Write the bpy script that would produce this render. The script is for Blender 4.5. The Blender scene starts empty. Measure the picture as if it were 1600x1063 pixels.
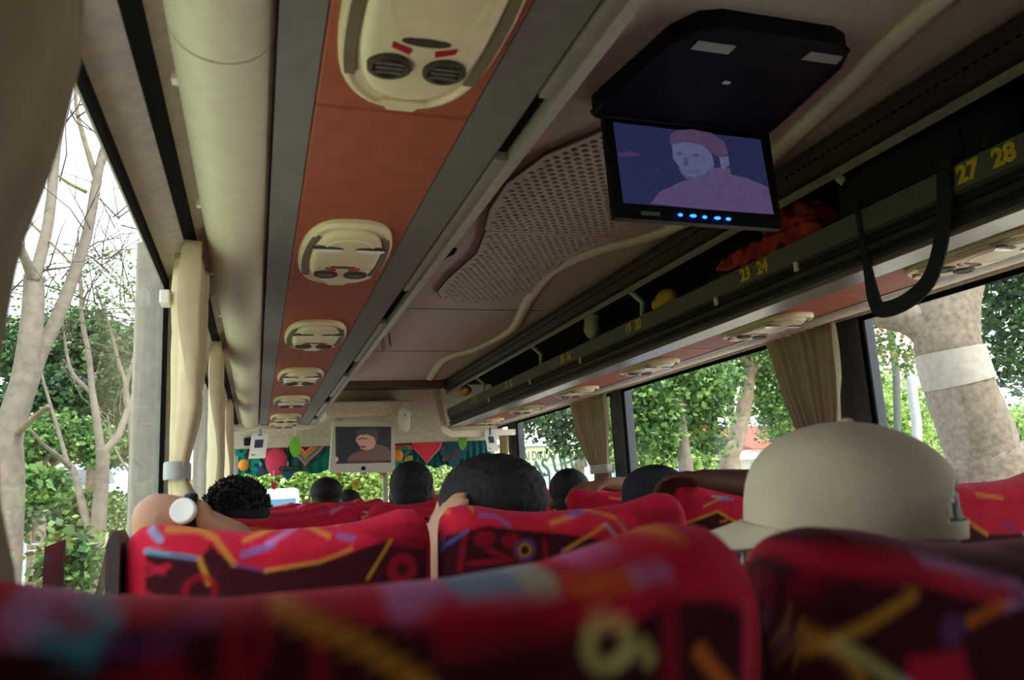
import bpy, bmesh, math, random
import numpy as np
from mathutils import Vector, Matrix
random.seed(7); np.random.seed(7)
SC = bpy.context.scene
COL = SC.collection
PI = math.pi
# ------------------------------------------------------------------ camera
FPX = 1220.0
_F = np.array([400-800, 531.5-783, FPX]); _F /= np.linalg.norm(_F)
_U = np.array([0.005, 1, 0.]); _U -= _U.dot(_F)*_F; _U /= np.linalg.norm(_U)
_R = np.cross(_U, _F); _R = _R if _R[0] > 0 else -_R
cd = bpy.data.cameras.new('camera'); cam = bpy.data.objects.new('camera', cd); COL.objects.link(cam)
right = Vector((_R[0], _F[0], _U[0])); up = Vector((_R[1], _F[1], _U[1])); fwd = Vector((_R[2], _F[2], _U[2]))
cam.matrix_world = Matrix(((right.x, up.x, -fwd.x, 0), (right.y, up.y, -fwd.y, 0), (right.z, up.z, -fwd.z, 0), (0, 0, 0, 1)))
cd.sensor_fit = 'HORIZONTAL'; cd.sensor_width = 36; cd.lens = FPX/1600*36
cd.clip_start = 0.02; cd.clip_end = 400
cd.dof.use_dof = True; cd.dof.focus_distance = 3.6; cd.dof.aperture_fstop = 8
SC.camera = cam
SC.view_settings.view_transform = 'Standard'; SC.view_settings.look = 'None'
SC.view_settings.gamma = 1; SC.view_settings.use_curve_mapping = False
SC.view_settings.exposure = 2.45
# ------------------------------------------------------------------ sky + sun
w = bpy.data.worlds.new('sky'); SC.world = w; w.use_nodes = True
nt = w.node_tree; nt.nodes.clear()
wo = nt.nodes.new('ShaderNodeOutputWorld'); wb = nt.nodes.new('ShaderNodeBackground')
tc = nt.nodes.new('ShaderNodeTexCoord'); sx = nt.nodes.new('ShaderNodeSeparateXYZ'); cr = nt.nodes.new('ShaderNodeValToRGB')
nz = nt.nodes.new('ShaderNodeTexNoise'); nz.inputs['Scale'].default_value = 2.2; nz.inputs['Detail'].default_value = 4
mxn = nt.nodes.new('ShaderNodeMix'); mxn.data_type = 'RGBA'; mxn.blend_type = 'SOFT_LIGHT'; mxn.inputs[0].default_value = 0.35
cr.color_ramp.elements[0].position = 0.0; cr.color_ramp.elements[0].color = (0.96, 0.97, 0.98, 1)
cr.color_ramp.elements[1].position = 0.75; cr.color_ramp.elements[1].color = (0.60, 0.68, 0.80, 1)
nt.links.new(tc.outputs['Generated'], sx.inputs[0]); nt.links.new(sx.outputs['Z'], cr.inputs[0])
nt.links.new(tc.outputs['Generated'], nz.inputs['Vector'])
nt.links.new(cr.outputs[0], mxn.inputs[6]); nt.links.new(nz.outputs['Fac'], mxn.inputs[7])
nt.links.new(mxn.outputs[2], wb.inputs[0]); wb.inputs[1].default_value = 0.60
nt.links.new(wb.outputs[0], wo.inputs[0])
sd = bpy.data.lights.new('sun', 'SUN'); sd.energy = 1.3; sd.angle = math.radians(25); sd.color = (1, 0.96, 0.9)
so = bpy.data.objects.new('sun', sd); COL.objects.link(so); so.rotation_euler = (math.radians(28), math.radians(18), 0)
SC.cycles.max_bounces = 10; SC.cycles.diffuse_bounces = 6; SC.cycles.transparent_max_bounces = 12
SC.cycles.caustics_reflective = False; SC.cycles.caustics_refractive = False
SC.cycles.sample_clamp_indirect = 6

# ------------------------------------------------------------------ helpers: photo pixel -> place at a known distance
def ray(x, y):
    c = np.array([x-800, 531.5-y, FPX]); return np.array([c.dot(_R), c.dot(_F), c.dot(_U)])
def atY(x, y, Y): r = ray(x, y); return Vector(r*Y/r[1])
def atX(x, y, X): r = ray(x, y); return Vector(r*X/r[0])
def atZ(x, y, Z): r = ray(x, y); return Vector(r*Z/r[2])
# ------------------------------------------------------------------ materials
MATS = {}
def srgb(c):
    return tuple((v/12.92 if v <= .04045 else ((v+.055)/1.055)**2.4) for v in [k/255 for k in c])
def mat(name, rgb, rough=.6, metal=0., var=.12, scale=40., bump=0., spec=.4, emit=0, coat=0, bscale=None, trans=0):
    if name in MATS: return MATS[name]
    m = bpy.data.materials.new(name); m.use_nodes = True; t = m.node_tree; b = t.nodes['Principled BSDF']
    c = srgb(rgb)
    co = t.nodes.new('ShaderNodeTexCoord')
    n = t.nodes.new('ShaderNodeTexNoise'); n.inputs['Scale'].default_value = scale; n.inputs['Detail'].default_value = 3
    t.links.new(co.outputs['Object'], n.inputs['Vector'])
    r = t.nodes.new('ShaderNodeValToRGB')
    r.color_ramp.elements[0].position = .3; r.color_ramp.elements[1].position = .7
    r.color_ramp.elements[0].color = tuple(max(0, v*(1-var)) for v in c)+(1,)
    r.color_ramp.elements[1].color = tuple(min(1, v*(1+var)) for v in c)+(1,)
    t.links.new(n.outputs['Fac'], r.inputs[0]); t.links.new(r.outputs[0], b.inputs['Base Color'])
    b.inputs['Roughness'].default_value = rough; b.inputs['Metallic'].default_value = metal
    b.inputs['Specular IOR Level'].default_value = spec
    if coat: b.inputs['Coat Weight'].default_value = coat
    if emit:
        t.links.new(r.outputs[0], b.inputs['Emission Color']); b.inputs['Emission Strength'].default_value = emit
    if bump:
        n2 = t.nodes.new('ShaderNodeTexNoise'); n2.inputs['Scale'].default_value = bscale or scale*6
        t.links.new(co.outputs['Object'], n2.inputs['Vector'])
        bp = t.nodes.new('ShaderNodeBump'); bp.inputs['Strength'].default_value = bump; bp.inputs['Distance'].default_value = .003
        t.links.new(n2.outputs['Fac'], bp.inputs['Height']); t.links.new(bp.outputs[0], b.inputs['Normal'])
    if trans:
        tr = t.nodes.new('ShaderNodeBsdfTranslucent'); mx = t.nodes.new('ShaderNodeMixShader'); mx.inputs[0].default_value = trans
        t.links.new(r.outputs[0], tr.inputs[0]); t.links.new(b.outputs[0], mx.inputs[1]); t.links.new(tr.outputs[0], mx.inputs[2])
        t.links.new(mx.outputs[0], t.nodes['Material Output'].inputs[0])
    MATS[name] = m; return m
def leafmat(name, cols, trans=.35):
    m = bpy.data.materials.new(name); m.use_nodes = True; t = m.node_tree; b = t.nodes['Principled BSDF']
    g = t.nodes.new('ShaderNodeNewGeometry'); r = t.nodes.new('ShaderNodeValToRGB')
    e = r.color_ramp.elements
    while len(e) < len(cols): e.new(.5)
    for i, c in enumerate(cols): e[i].position = i/(len(cols)-1); e[i].color = srgb(c)+(1,)
    t.links.new(g.outputs['Random Per Island'], r.inputs[0]); t.links.new(r.outputs[0], b.inputs['Base Color'])
    b.inputs['Roughness'].default_value = .5
    tr = t.nodes.new('ShaderNodeBsdfTranslucent'); mx = t.nodes.new('ShaderNodeMixShader'); mx.inputs[0].default_value = trans
    t.links.new(r.outputs[0], tr.inputs[0]); t.links.new(b.outputs[0], mx.inputs[1]); t.links.new(tr.outputs[0], mx.inputs[2])
    t.links.new(mx.outputs[0], t.nodes['Material Output'].inputs[0]); return m
def glassmat():
    m = bpy.data.materials.new('window_glass'); m.use_nodes = True; t = m.node_tree; t.nodes.remove(t.nodes['Principled BSDF'])
    tr = t.nodes.new('ShaderNodeBsdfTransparent'); tr.inputs[0].default_value = (.93, .96, .95, 1)
    gl = t.nodes.new('ShaderNodeBsdfGlossy'); gl.inputs['Roughness'].default_value = .02
    lw0 = t.nodes.new('ShaderNodeLayerWeight'); lw0.inputs[0].default_value = .5
    pw = t.nodes.new('ShaderNodeMath'); pw.operation = 'POWER'; pw.inputs[1].default_value = 5; t.links.new(lw0.outputs['Facing'], pw.inputs[0])
    lw = t.nodes.new('ShaderNodeMath'); lw.operation = 'MULTIPLY_ADD'; lw.inputs[1].default_value = .22; lw.inputs[2].default_value = .015; t.links.new(pw.outputs[0], lw.inputs[0])
    mx = t.nodes.new('ShaderNodeMixShader')
    t.links.new(lw.outputs[0], mx.inputs[0]); t.links.new(tr.outputs[0], mx.inputs[1]); t.links.new(gl.outputs[0], mx.inputs[2])
    t.links.new(mx.outputs[0], t.nodes['Material Output'].inputs[0]); return m
def fabricmat():
    m = bpy.data.materials.new('printed_plush'); m.use_nodes = True; t = m.node_tree; b = t.nodes['Principled BSDF']
    a = t.nodes.new('ShaderNodeAttribute'); a.attribute_name = 'print'
    co = t.nodes.new('ShaderNodeTexCoord'); n = t.nodes.new('ShaderNodeTexNoise'); n.inputs['Scale'].default_value = 260
    t.links.new(co.outputs['Object'], n.inputs['Vector'])
    n2 = t.nodes.new('ShaderNodeTexNoise'); n2.inputs['Scale'].default_value = 22; t.links.new(co.outputs['Object'], n2.inputs['Vector'])
    mx = t.nodes.new('ShaderNodeMix'); mx.data_type = 'RGBA'; mx.blend_type = 'OVERLAY'; mx.inputs[0].default_value = .35
    t.links.new(a.outputs['Color'], mx.inputs[6]); t.links.new(n2.outputs['Fac'], mx.inputs[7])
    t.links.new(mx.outputs[2], b.inputs['Base Color'])
    b.inputs['Roughness'].default_value = .85; b.inputs['Sheen Weight'].default_value = .12; b.inputs['Sheen Tint'].default_value = (.9, .25, .3, 1); b.inputs['Sheen Roughness'].default_value = .4
    b.inputs['Specular IOR Level'].default_value = .15
    bp = t.nodes.new('ShaderNodeBump'); bp.inputs['Strength'].default_value = .25; bp.inputs['Distance'].default_value = .002
    t.links.new(n.outputs['Fac'], bp.inputs['Height']); t.links.new(bp.outputs[0], b.inputs['Normal']); return m
GLASS = glassmat(); FABRIC = fabricmat()
M_beige = mat('beige_plastic', (206, 196, 178), .55, bump=.1)
M_ceil = mat('ceiling_cloth', (205, 190, 178), .9, var=.08, scale=60, bump=.3)
M_cream = mat('cream_cove_plastic', (212, 206, 180), .5, var=.05)
M_mold = mat('cream_moulding', (238, 232, 212), .45, var=.05)
M_orange = mat('terracotta_vinyl', (160, 82, 60), .6, var=.10, scale=30, bump=.25)
M_grey = mat('dark_grey_strip', (112, 106, 103), .5, var=.1)
M_grey2 = mat('brushed_grey_rail', (156, 150, 140), .4, metal=.2)
M_alu = mat('aluminium_lip', (146, 142, 136), .35, metal=.5)
M_black = mat('black_rubber', (12, 12, 13), .9, spec=.1)
M_dark = mat('rack_carpet', (13, 13, 15), .95, bump=.3)
M_brown = mat('brown_beam', (96, 84, 72), .6)
M_floor = mat('floor_vinyl', (130, 124, 118), .6)
M_wall = mat('wall_panel_grey', (168, 160, 150), .6)
M_unit = mat('ivory_plastic', (226, 212, 176), .4, var=.04)
M_unit2 = mat('taupe_grille', (120, 104, 84), .6)
M_nozz = mat('dark_nozzle', (66, 54, 42), .5)
M_red = mat('red_button', (170, 30, 50), .4)
M_lamp = mat('lamp_lens', (250, 248, 240), .15, var=.02)  # bright white lens colour stands in for the glint on the slits
M_curt = mat('beige_curtain', (214, 196, 160), .85, var=.06, scale=25, bump=.15, trans=.12)
M_curt2 = mat('taupe_curtain', (176, 160, 134), .85, var=.06, scale=25, bump=.15, trans=.10)
M_tie = mat('grey_tie_band', (170, 170, 168), .6)
M_blk = mat('black_plastic', (9, 9, 10), .55, var=.05, spec=.2)
M_white = mat('white_plastic', (226, 224, 216), .4, var=.03)
M_yel = mat('yellow_paint', (214, 180, 40), .5)
# ------------------------------------------------------------------ mesh helpers
_TS = bpy.data.scenes.new('workbench')
def evaluated_mesh(o):
    """mesh of an object with its modifiers applied, worked out in a scene of its own"""
    _TS.collection.objects.link(o); vl = _TS.view_layers[0]; vl.update()
    me = bpy.data.meshes.new_from_object(o.evaluated_get(vl.depsgraph)); bpy.data.objects.remove(o); return me
def finish(name, me, m, parent=None, smooth=True, kind=None):
    o = bpy.data.objects.new(name, me); COL.objects.link(o)
    if m is not None and not me.materials: me.materials.append(m)
    if smooth and me.polygons:
        me.polygons.foreach_set('use_smooth', [True]*len(me.polygons))
    if parent is not None:
        o.parent = parent; o.matrix_parent_inverse = parent.matrix_basis.inverted()
    if kind: o['kind'] = kind
    return o
def obj(name, bm, m, parent=None, smooth=False, kind=None, autos=None):
    me = bpy.data.meshes.new(name); bmesh.ops.recalc_face_normals(bm, faces=bm.faces[:]); bm.to_mesh(me); bm.free()
    o = finish(name, me, m, parent, smooth, kind)
    if autos:
        me.set_sharp_from_angle(angle=autos)
    return o
def tag(o, label=None, cat=None, group=None, kind=None):
    if label: o['label'] = label
    if cat: o['category'] = cat
    if group: o['group'] = group
    if kind: o['kind'] = kind
    return o
def empty(name, loc=(0, 0, 0)):
    o = bpy.data.objects.new(name, None); COL.objects.link(o); o.location = loc; o.empty_display_size = .05
    return o
def thing(name, label, cat, loc=(0, 0, 0), group=None):
    return tag(empty(name, loc), label, cat, group)
def copy_tree(o, parent=None):
    c = o.copy(); COL.objects.link(c); c.parent = parent
    if parent is not None: c.matrix_parent_inverse = o.matrix_parent_inverse.copy()
    for ch in list(o.children): copy_tree(ch, c)
    return c
def bx(bm, x0, x1, y0, y1, z0, z1, bev=0, seg=2):
    r = bmesh.ops.create_cube(bm, size=1)
    vs = r['verts']
    for v in vs:
        v.co = Vector((x0+(v.co.x+.5)*(x1-x0), y0+(v.co.y+.5)*(y1-y0), z0+(v.co.z+.5)*(z1-z0)))
    if bev:
        es = list({e for v in vs for e in v.link_edges})
        bmesh.ops.bevel(bm, geom=es, offset=bev, segments=seg, affect='EDGES', profile=.5)
    return bm
def box(*a, **k): return bx(bmesh.new(), *a, **k)
def prof(pts, y0, y1, bm=None):
    """closed XZ outline extruded along the bus (Y)"""
    bm = bm or bmesh.new()
    a = [bm.verts.new((x, y0, z)) for x, z in pts]; b = [bm.verts.new((x, y1, z)) for x, z in pts]
    n = len(pts)
    for i in range(n): bm.faces.new((a[i], a[(i+1) % n], b[(i+1) % n], b[i]))
    bm.faces.new(a); bm.faces.new(b[::-1]); return bm
def profx(pts, x0, x1, bm=None):
    bm = bm or bmesh.new()
    a = [bm.verts.new((x0, y, z)) for y, z in pts]; b = [bm.verts.new((x1, y, z)) for y, z in pts]
    n = len(pts)
    for i in range(n): bm.faces.new((a[i], a[(i+1) % n], b[(i+1) % n], b[i]))
    bm.faces.new(a); bm.faces.new(b[::-1]); return bm
def plate(pts, d, bm=None):
    """planar polygon (3D points) given thickness vector d"""
    bm = bm or bmesh.new(); d = Vector(d)
    a = [bm.verts.new(Vector(p)) for p in pts]; b = [bm.verts.new(Vector(p)+d) for p in pts]; n = len(pts)
    for i in range(n): bm.faces.new((a[i], a[(i+1) % n], b[(i+1) % n], b[i]))
    bm.faces.new(a); bm.faces.new(b[::-1]); return bm
def tube(pts, rad, seg=8, bm=None, caps=True):
    bm = bm or bmesh.new(); pts = [Vector(p) for p in pts]; n = len(pts)
    if not hasattr(rad, '__len__'): rad = [rad]*n
    rings = []; nrm = None
    for i, p in enumerate(pts):
        t = (pts[min(i+1, n-1)]-pts[max(i-1, 0)]).normalized()
        if nrm is None: nrm = t.orthogonal().normalized()
        else:
            nrm = nrm-t*nrm.dot(t); nrm = nrm.normalized() if nrm.length > 1e-6 else t.orthogonal().normalized()
        bn = t.cross(nrm)
        rings.append([bm.verts.new(p+(nrm*math.cos(2*PI*k/seg)+bn*math.sin(2*PI*k/seg))*rad[i]) for k in range(seg)])
    for i in range(n-1):
        for k in range(seg):
            bm.faces.new((rings[i][k], rings[i][(k+1) % seg], rings[i+1][(k+1) % seg], rings[i+1][k]))
    if caps: bm.faces.new(rings[0][::-1]); bm.faces.new(rings[-1])
    return bm
def smooth_path(pts, n=6):
    P = [np.array(p, float) for p in pts]; out = []
    for i in range(len(P)-1):
        p0 = P[max(i-1, 0)]; p1 = P[i]; p2 = P[i+1]; p3 = P[min(i+2, len(P)-1)]
        for k in range(n):
            t = k/n; out.append(.5*((2*p1)+(-p0+p2)*t+(2*p0-5*p1+4*p2-p3)*t*t+(-p0+3*p1-3*p2+p3)*t**3))
    out.append(P[-1]); return out
_ICO = {}
def ico(sub):
    if sub not in _ICO:
        b = bmesh.new(); bmesh.ops.create_icosphere(b, subdivisions=sub, radius=1); b.verts.ensure_lookup_table()
        _ICO[sub] = (np.array([v.co for v in b.verts]), np.array([[v.index for v in f.verts] for f in b.faces])); b.free()
    return _ICO[sub]
class Acc:
    """collects many overlapping balls that are then fused into one skin"""
    def __init__(s): s.V = []; s.F = []; s.n = 0
    def add(s, V, F): s.V.append(V); s.F.append(F+s.n); s.n += len(V)
    def mesh(s):
        me = bpy.data.meshes.new('tmp'); me.from_pydata(np.concatenate(s.V).tolist(), [], np.concatenate(s.F).tolist()); return me
def ell(bm, c, r, rot=None, sub=3):
    V, Fi = ico(sub); M3 = np.array(rot) if rot else np.eye(3)
    W = (V*np.array(r)) @ M3.T+np.array(c)
    if isinstance(bm, Acc): bm.add(W, Fi); return bm
    vs = [bm.verts.new(p) for p in W]
    for f in Fi: bm.faces.new([vs[i] for i in f])
    return bm
def cap(bm, p0, r0, p1, r1, n=None):
    p0 = Vector(p0); p1 = Vector(p1); L = (p1-p0).length
    n = n or max(3, int(L/(min(r0, r1)*.45)))
    for i in range(n+1):
        t = i/n; r = r0+(r1-r0)*t; ell(bm, p0.lerp(p1, t), (r, r, r), sub=2)
    return bm
def text(name, s, size, M4, m, parent=None, ext=.0008, bold=.0, sx=1.0):
    c = bpy.data.curves.new(name, 'FONT'); c.body = s; c.size = size; c.extrude = ext; c.offset = bold
    c.align_x = 'CENTER'; c.align_y = 'CENTER'; c.resolution_u = 3
    me = evaluated_mesh(bpy.data.objects.new('tmp', c)); bpy.data.curves.remove(c)
    me.transform(M4 @ Matrix.Diagonal((sx, 1, 1, 1))); me.materials.clear()
    return finish(name, me, m, parent, False)
def frame4(o, X, Y):
    X = Vector(X).normalized(); Y = Vector(Y); Y = (Y-X*Y.dot(X)).normalized(); Z = X.cross(Y)
    return Matrix(((X.x, Y.x, Z.x, o[0]), (X.y, Y.y, Z.y, o[1]), (X.z, Y.z, Z.z, o[2]), (0, 0, 0, 1)))
# ================================================================== THE BUS: structure
FL = -1.2; XL = -.185; XR = 1.965; CZ = .82; YB = -3.6; YW = 7.1; WT = .47; WB = -.36; CX = .885
def struct(name, bm, m, parent=None, smooth=False, label=None):
    o = obj(name, bm, m, parent, smooth)
    if parent is None: o['kind'] = 'structure'
    if label: o['label'] = label
    return o
struct('floor', box(XL-.08, XR+.08, YB, YW, FL-.06, FL), M_floor, label='dark vinyl bus floor under the seats')
roof = struct('ceiling', prof([(XL-.012, .90), (XL-.012, .60), (XL-.008, .60), (.0, .84), (.33, CZ+.02), (.45, CZ), (1.32, CZ), (1.44, CZ+.02), (1.77, .84), (XR+.008, .60), (XR+.012, .60), (XR+.012, .90)], YB, YW), M_ceil, label='brownish cloth-lined bus ceiling over the aisle')
wl = struct('wall_left', box(XL-.07, XL-.01, YB, YW, FL, WB), M_wall, label='grey side panel under the left windows')
obj('header', prof([(XL-.012, WT), (XL-.012, .60), (XL-.02, .60), (-.125, .515), (-.135, .50), (XL, WT+.012), (XL, WT)], YB, 5.4), M_beige, wl)
wr = struct('wall_right', box(XR+.01, XR+.07, YB, YW, FL, WB), M_wall, label='grey side panel under the right windows')
obj('header', prof([(XR+.012, .505), (XR+.012, .60), (XR-.02, .60), (XR-.02, .505)], YB, 6.6), M_beige, wr)
struct('wall_rear', box(XL-.07, XR+.07, YB-.06, YB, FL, -.42), M_wall, label='rear end panel of the bus behind the camera')
struct('trim_40', box(XL-.07, XR+.07, YB-.06, YB, .30, .9), M_wall, label='panel above the rear window behind the camera')
gr_ = obj('window_16', box(XL, XR, YB-.03, YB-.024, -.42, .30), GLASS); gr_['kind'] = 'structure'; gr_['label'] = 'unseen rear window added low to light the seat backs'  # low opening added to send some light onto the seat backs
wf = struct('wall_front', box(XL-.07, XR+.07, YW, YW+.06, FL, -.32), M_wall, label='dashboard panel under the windscreen')
obj('dashboard', profx([(6.55, FL), (6.6, -.42), (6.75, -.36), (YW, -.34), (YW, FL)], .0, XR), M_dark, wf)
struct('trim_1', box(XL-.07, XR+.07, YW-.05, YW+.04, .62, .9), M_brown, label='top frame of the windscreen')
# windows ------------------------------------------------------------
def sidewin(n, X, y0, y1, s, lab):
    g = box(X-.003, X+.003, y0, y1, WB, WT+.035*(s > 0)); o = obj('window_%d' % n, g, GLASS); o['kind'] = 'structure'; o['label'] = lab
    bm = bmesh.new(); t = WT+.035*(s > 0)
    i = X-s*.012
    for a in ((y0, y1, t-.016, t+.004), (y0, y1, WB-.01, WB+.02), (y0, y0+.02, WB, t), (y1-.02, y1, WB, t)):
        bx(bm, min(i, X-s*.004), max(i, X-s*.004), *a)
    obj('rubber_seal', bm, M_black, o)
pillL = [(-.1, .06), (1.76, 2.06), (3.45, 3.68), (5.32, 5.5), (6.85, 7.1)]
pillR = [(-.35, -.1), (2.12, 2.26), (3.98, 4.12), (5.9, 6.1), (6.75, 7.1)]
for k in range(4): sidewin(k+1, XL-.006, pillL[k][1], pillL[k+1][0], -1, ['left window beside the camera with bare trees outside', 'second left window behind the tied curtain', 'third left window toward the front', 'front left door window'][k])
for k in range(4): sidewin(k+5, XR+.006, pillR[k][1], pillR[k+1][0], 1, ['nearest right window with the thick pale trunk outside', 'middle right window full of green leaves', 'right window showing the green sign outside', 'frontmost right window by the driver'][k])
sidewin(10, XL-.006, -1.7, -.1, -1, 'left window behind the camera'); sidewin(11, XL-.006, YB, -1.9, -1, 'rearmost left window'); sidewin(12, XR+.006, -2.0, -.35, 1, 'right window behind the camera'); sidewin(13, XR+.006, YB, -2.2, 1, 'rearmost right window')
struct('trim_41', box(XL-.06, XL+.012, -1.9, -1.7, WB-.02, .56, bev=.006), M_wall, label='rear left pillar'); struct('trim_42', box(XR-.012, XR+.06, -2.2, -2.0, WB-.02, .56, bev=.006), M_wall, label='rear right pillar')
for n, (a, b) in enumerate(pillL): struct('trim_%d' % (n+2), box(XL-.06, XL+.012, a, b, WB-.02, .56, bev=.006), M_wall, label='grey pillar between left windows')
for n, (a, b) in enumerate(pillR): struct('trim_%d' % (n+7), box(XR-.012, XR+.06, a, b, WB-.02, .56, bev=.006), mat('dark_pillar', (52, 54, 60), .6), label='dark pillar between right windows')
gw = obj('window_9', profx([(YW+.0, -.33), (YW+.008, -.33), (YW-.1+.008, .64), (YW-.1, .64)], XL, XR), GLASS); gw['kind'] = 'structure'; gw['label'] = 'windscreen at the front of the bus'
obj('wiper_post', box(1.07, 1.11, YW-.06, YW-.01, -.33, .64), M_wall, gw)
# left overhead panel -----------------------------------------------
LE = 5.36
lp = tag(empty('overhead_panel', (0, 2, .48)), 'long left overhead panel with cream cove and terracotta strip', 'overhead panel')
cs = [-1.25, .82, 2.38, 3.5, LE]
for a, b in zip(cs[:-1], cs[1:]):
    pts = []
    for k in range(17):
        t = PI+PI*k/16; pts.append((-.037+.057*math.cos(t), .515+.052*math.sin(t)))
    pts += [(.02, .56), (-.094, .56)]
    obj('cove_section', prof(pts, a+.002, b-.002), M_cream, lp, True, autos=.7)
for y in (.52, .95, 1.38, 1.81, 2.24):
    obj('clip', box(-.100, -.092, y-.008, y+.008, .505, .525), M_mold, lp)
obj('curtain_track', prof([(-.132, .492), (-.112, .492), (-.112, .515), (-.132, .515)], YB, LE), M_black, lp)
obj('cove_edge_strip', prof([(-.112, .505), (-.094, .52), (-.094, .56), (-.112, .56)], YB, LE), M_beige, lp)
obj('grey_strip', prof([(.02, .486), (.066, .480), (.066, .52), (.02, .52)], YB, LE), M_grey, lp)
seams = [-.73, .10, .925, 1.75, 2.575, 3.40, 4.22, 5.04, LE]
for a, b in zip(seams[:-1], seams[1:]):
    obj('vinyl_panel', box(.067, .265, a+.0015, b-.0015, .480, .50, bev=.003, seg=1), M_orange, lp)
obj('inner_strip', prof([(.266, .482), (.325, .474), (.332, .48), (.332, .52), (.266, .52)], YB, LE), M_grey, lp)
slots = [(-.3, .18), (.84, 1.03), (1.80, 2.17), (2.82, 3.17), (3.84, 4.12), (4.75, 4.95)]
prev = YB
for a, b in slots+[(LE, LE)]:
    obj('rail_segment', box(.333, .352, prev, a, .474, .50), M_grey2, lp); prev = b
for a, b in slots: obj('slot', box(.334, .351, a, b, .488, .498), M_black, lp)
obj('inner_rail', prof([(.353, .470), (.372, .474), (.372, .56), (.353, .56)], YB, LE), M_grey2, lp)
obj('shelf', box(-.09, .352, YB, LE, .505, .53), M_dark, lp)
obj('end_frame', plate([(-.17, 5.37, .452), (.33, 5.37, .452), (.372, 5.37, .47), (.40, 5.37, .52), (.43, 5.37, .70), (.46, 5.37, .815), (.36, 5.37, .815), (.33, 5.37, .56), (-.17, 5.37, .56)], (0, .05, 0)), M_mold, lp)
# right luggage rack -------------------------------------------------
RE = 5.9; RB = YB
rk = tag(empty('luggage_rack', (1.41, 2, .48)), 'long open right luggage rack with yellow seat numbers', 'luggage rack')
obj('number_bar', prof([(1.404, .561), (1.404, .617), (1.418, .620), (1.418, .556)], RB, RE), mat('number_bar_grey', (92, 88, 84), .55), rk)
obj('ribbed_fascia', prof([(1.420, .556), (1.412, .545), (1.425, .535), (1.425, .52), (1.412, .512), (1.424, .502), (1.424, .486), (1.41, .48), (1.44, .48), (1.44, .556)], RB, RE), mat('fascia_dark', (48, 46, 46), .5), rk)
obj('bright_lip', prof([(1.405, .476), (1.41, .472), (1.50, .472), (1.508, .478), (1.50, .486), (1.41, .486)], RB, RE), M_alu, rk)
rseams = [-.73, .10, .925, 1.75, 2.575, 3.40, 4.22, 5.04, RE]
for a, b in zip(rseams[:-1], rseams[1:]):
    obj('vinyl_panel', box(1.509, 1.705, a+.0015, b-.0015, .480, .50, bev=.003, seg=1), M_orange, rk)
obj('outer_strip', prof([(1.706, .478), (1.75, .484), (1.75, .51), (1.706, .51)], RB, RE), M_grey, rk)
pts = [(1.75, .56)]
for k in range(13):
    t = PI+PI*k/12*.9; pts.append((1.82+.07*math.cos(t), .53+.045*math.sin(t)))
pts += [(1.945, .515), (1.945, .56)]
obj('outer_cove', prof(pts, RB, RE), M_beige, rk, True, autos=.7)
obj('shelf', box(1.42, 1.945, RB, RE, .535, .555), M_dark, rk)
obj('back_panel', box(1.92, 1.945, RB, RE, .555, .83), M_dark, rk)
obj('rack_lining', prof([(1.43, .822), (1.77, .822), (1.93, .62), (1.94, .56), (1.918, .557), (1.912, .61), (1.76, .80), (1.43, .80)], RB, RE), M_dark, rk)
obj('upper_rail', prof([(1.404, .738), (1.412, .732), (1.424, .738), (1.424, .752), (1.404, .752)], RB, RE), M_grey2, rk)
obj('upper_fascia', prof([(1.40, .765), (1.43, .752), (1.43, .82), (1.36, .82), (1.36, .80)], RB, RE), mat('dark_brown_fascia', (58, 50, 46), .6), rk)
bm = bmesh.new()
for i in range(230):
    y = .3+i*.024
    bx(bm, 1.372, 1.392, y, y+.012, .786, .798)
obj('beaded_trim', bm, M_black, rk, kind='stuff')
for y in (.35, 1.55, 2.75, 3.95, 5.1):
    obj('bracket', tube([(1.414, y, .60), (1.47, y, .61), (1.48, y, .70), (1.43, y, .745)], .012, 6), M_beige, rk, True)
for y in (.75, 1.72, 2.12, 3.25, 3.95, 4.75):
    obj('hook', box(1.400, 1.41, y-.006, y+.006, .535, .562, bev=.002), M_white, rk)
obj('end_frame', plate([(1.30, RE, .83), (1.345, RE, .83), (1.385, RE, .56), (1.40, RE, .47), (1.44, RE, .445), (1.96, RE, .445), (1.96, RE, .40), (1.43, RE, .40), (1.36, RE, .44), (1.34, RE, .56)], (0, .08, 0)), M_mold, rk)
for (s, y) in (('31 32', .32), ('27 28', 1.115), ('23 24', 1.905), ('19 20', 2.70), ('15 16', 3.42), ('11 12', 4.32), ('7 8', 5.1)):
    for n_, part in enumerate(s.split()):
        text('seat_number', part, .052, frame4((1.4025, y+(.042 if n_ == 0 else -.042), .589), (0, -1, 0), (0, 0, 1)), M_yel, rk, bold=.0024)
# ceiling fittings ---------------------------------------------------
mp = [(1400, 60), (1330, 130), (1200, 250), (1110, 325), (1030, 365), (930, 393), (862, 425), (826, 470), (800, 515), (745, 545), (695, 562), (672, 592)]
P = [atZ(x, y, CZ-.004) for x, y in mp]
P = [Vector((1.10, -.6, CZ-.004)), Vector((1.14, .6, CZ-.004))]+P
Ps = smooth_path(P, 8)
def ribbon(pts, wdt, th, flip=False):
    bm = bmesh.new(); rows = []
    for i, p in enumerate(pts):
        p = Vector(p); t = (Vector(pts[min(i+1, len(pts)-1)])-Vector(pts[max(i-1, 0)])).normalized(); s = Vector((t.y, -t.x, 0))
        rows.append([bm.verts.new(p+s*a*wdt/2+Vector((0, 0, b))) for a, b in ((-1, .004), (-.7, -th*.6), (0, -th), (.7, -th*.6), (1, .004))])
    for a, b in zip(rows[:-1], rows[1:]):
        for k in range(4): bm.faces.new((a[k], a[k+1], b[k+1], b[k]))
        bm.faces.new((a[4], a[0], b[0], b[4]))
    return bm
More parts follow.
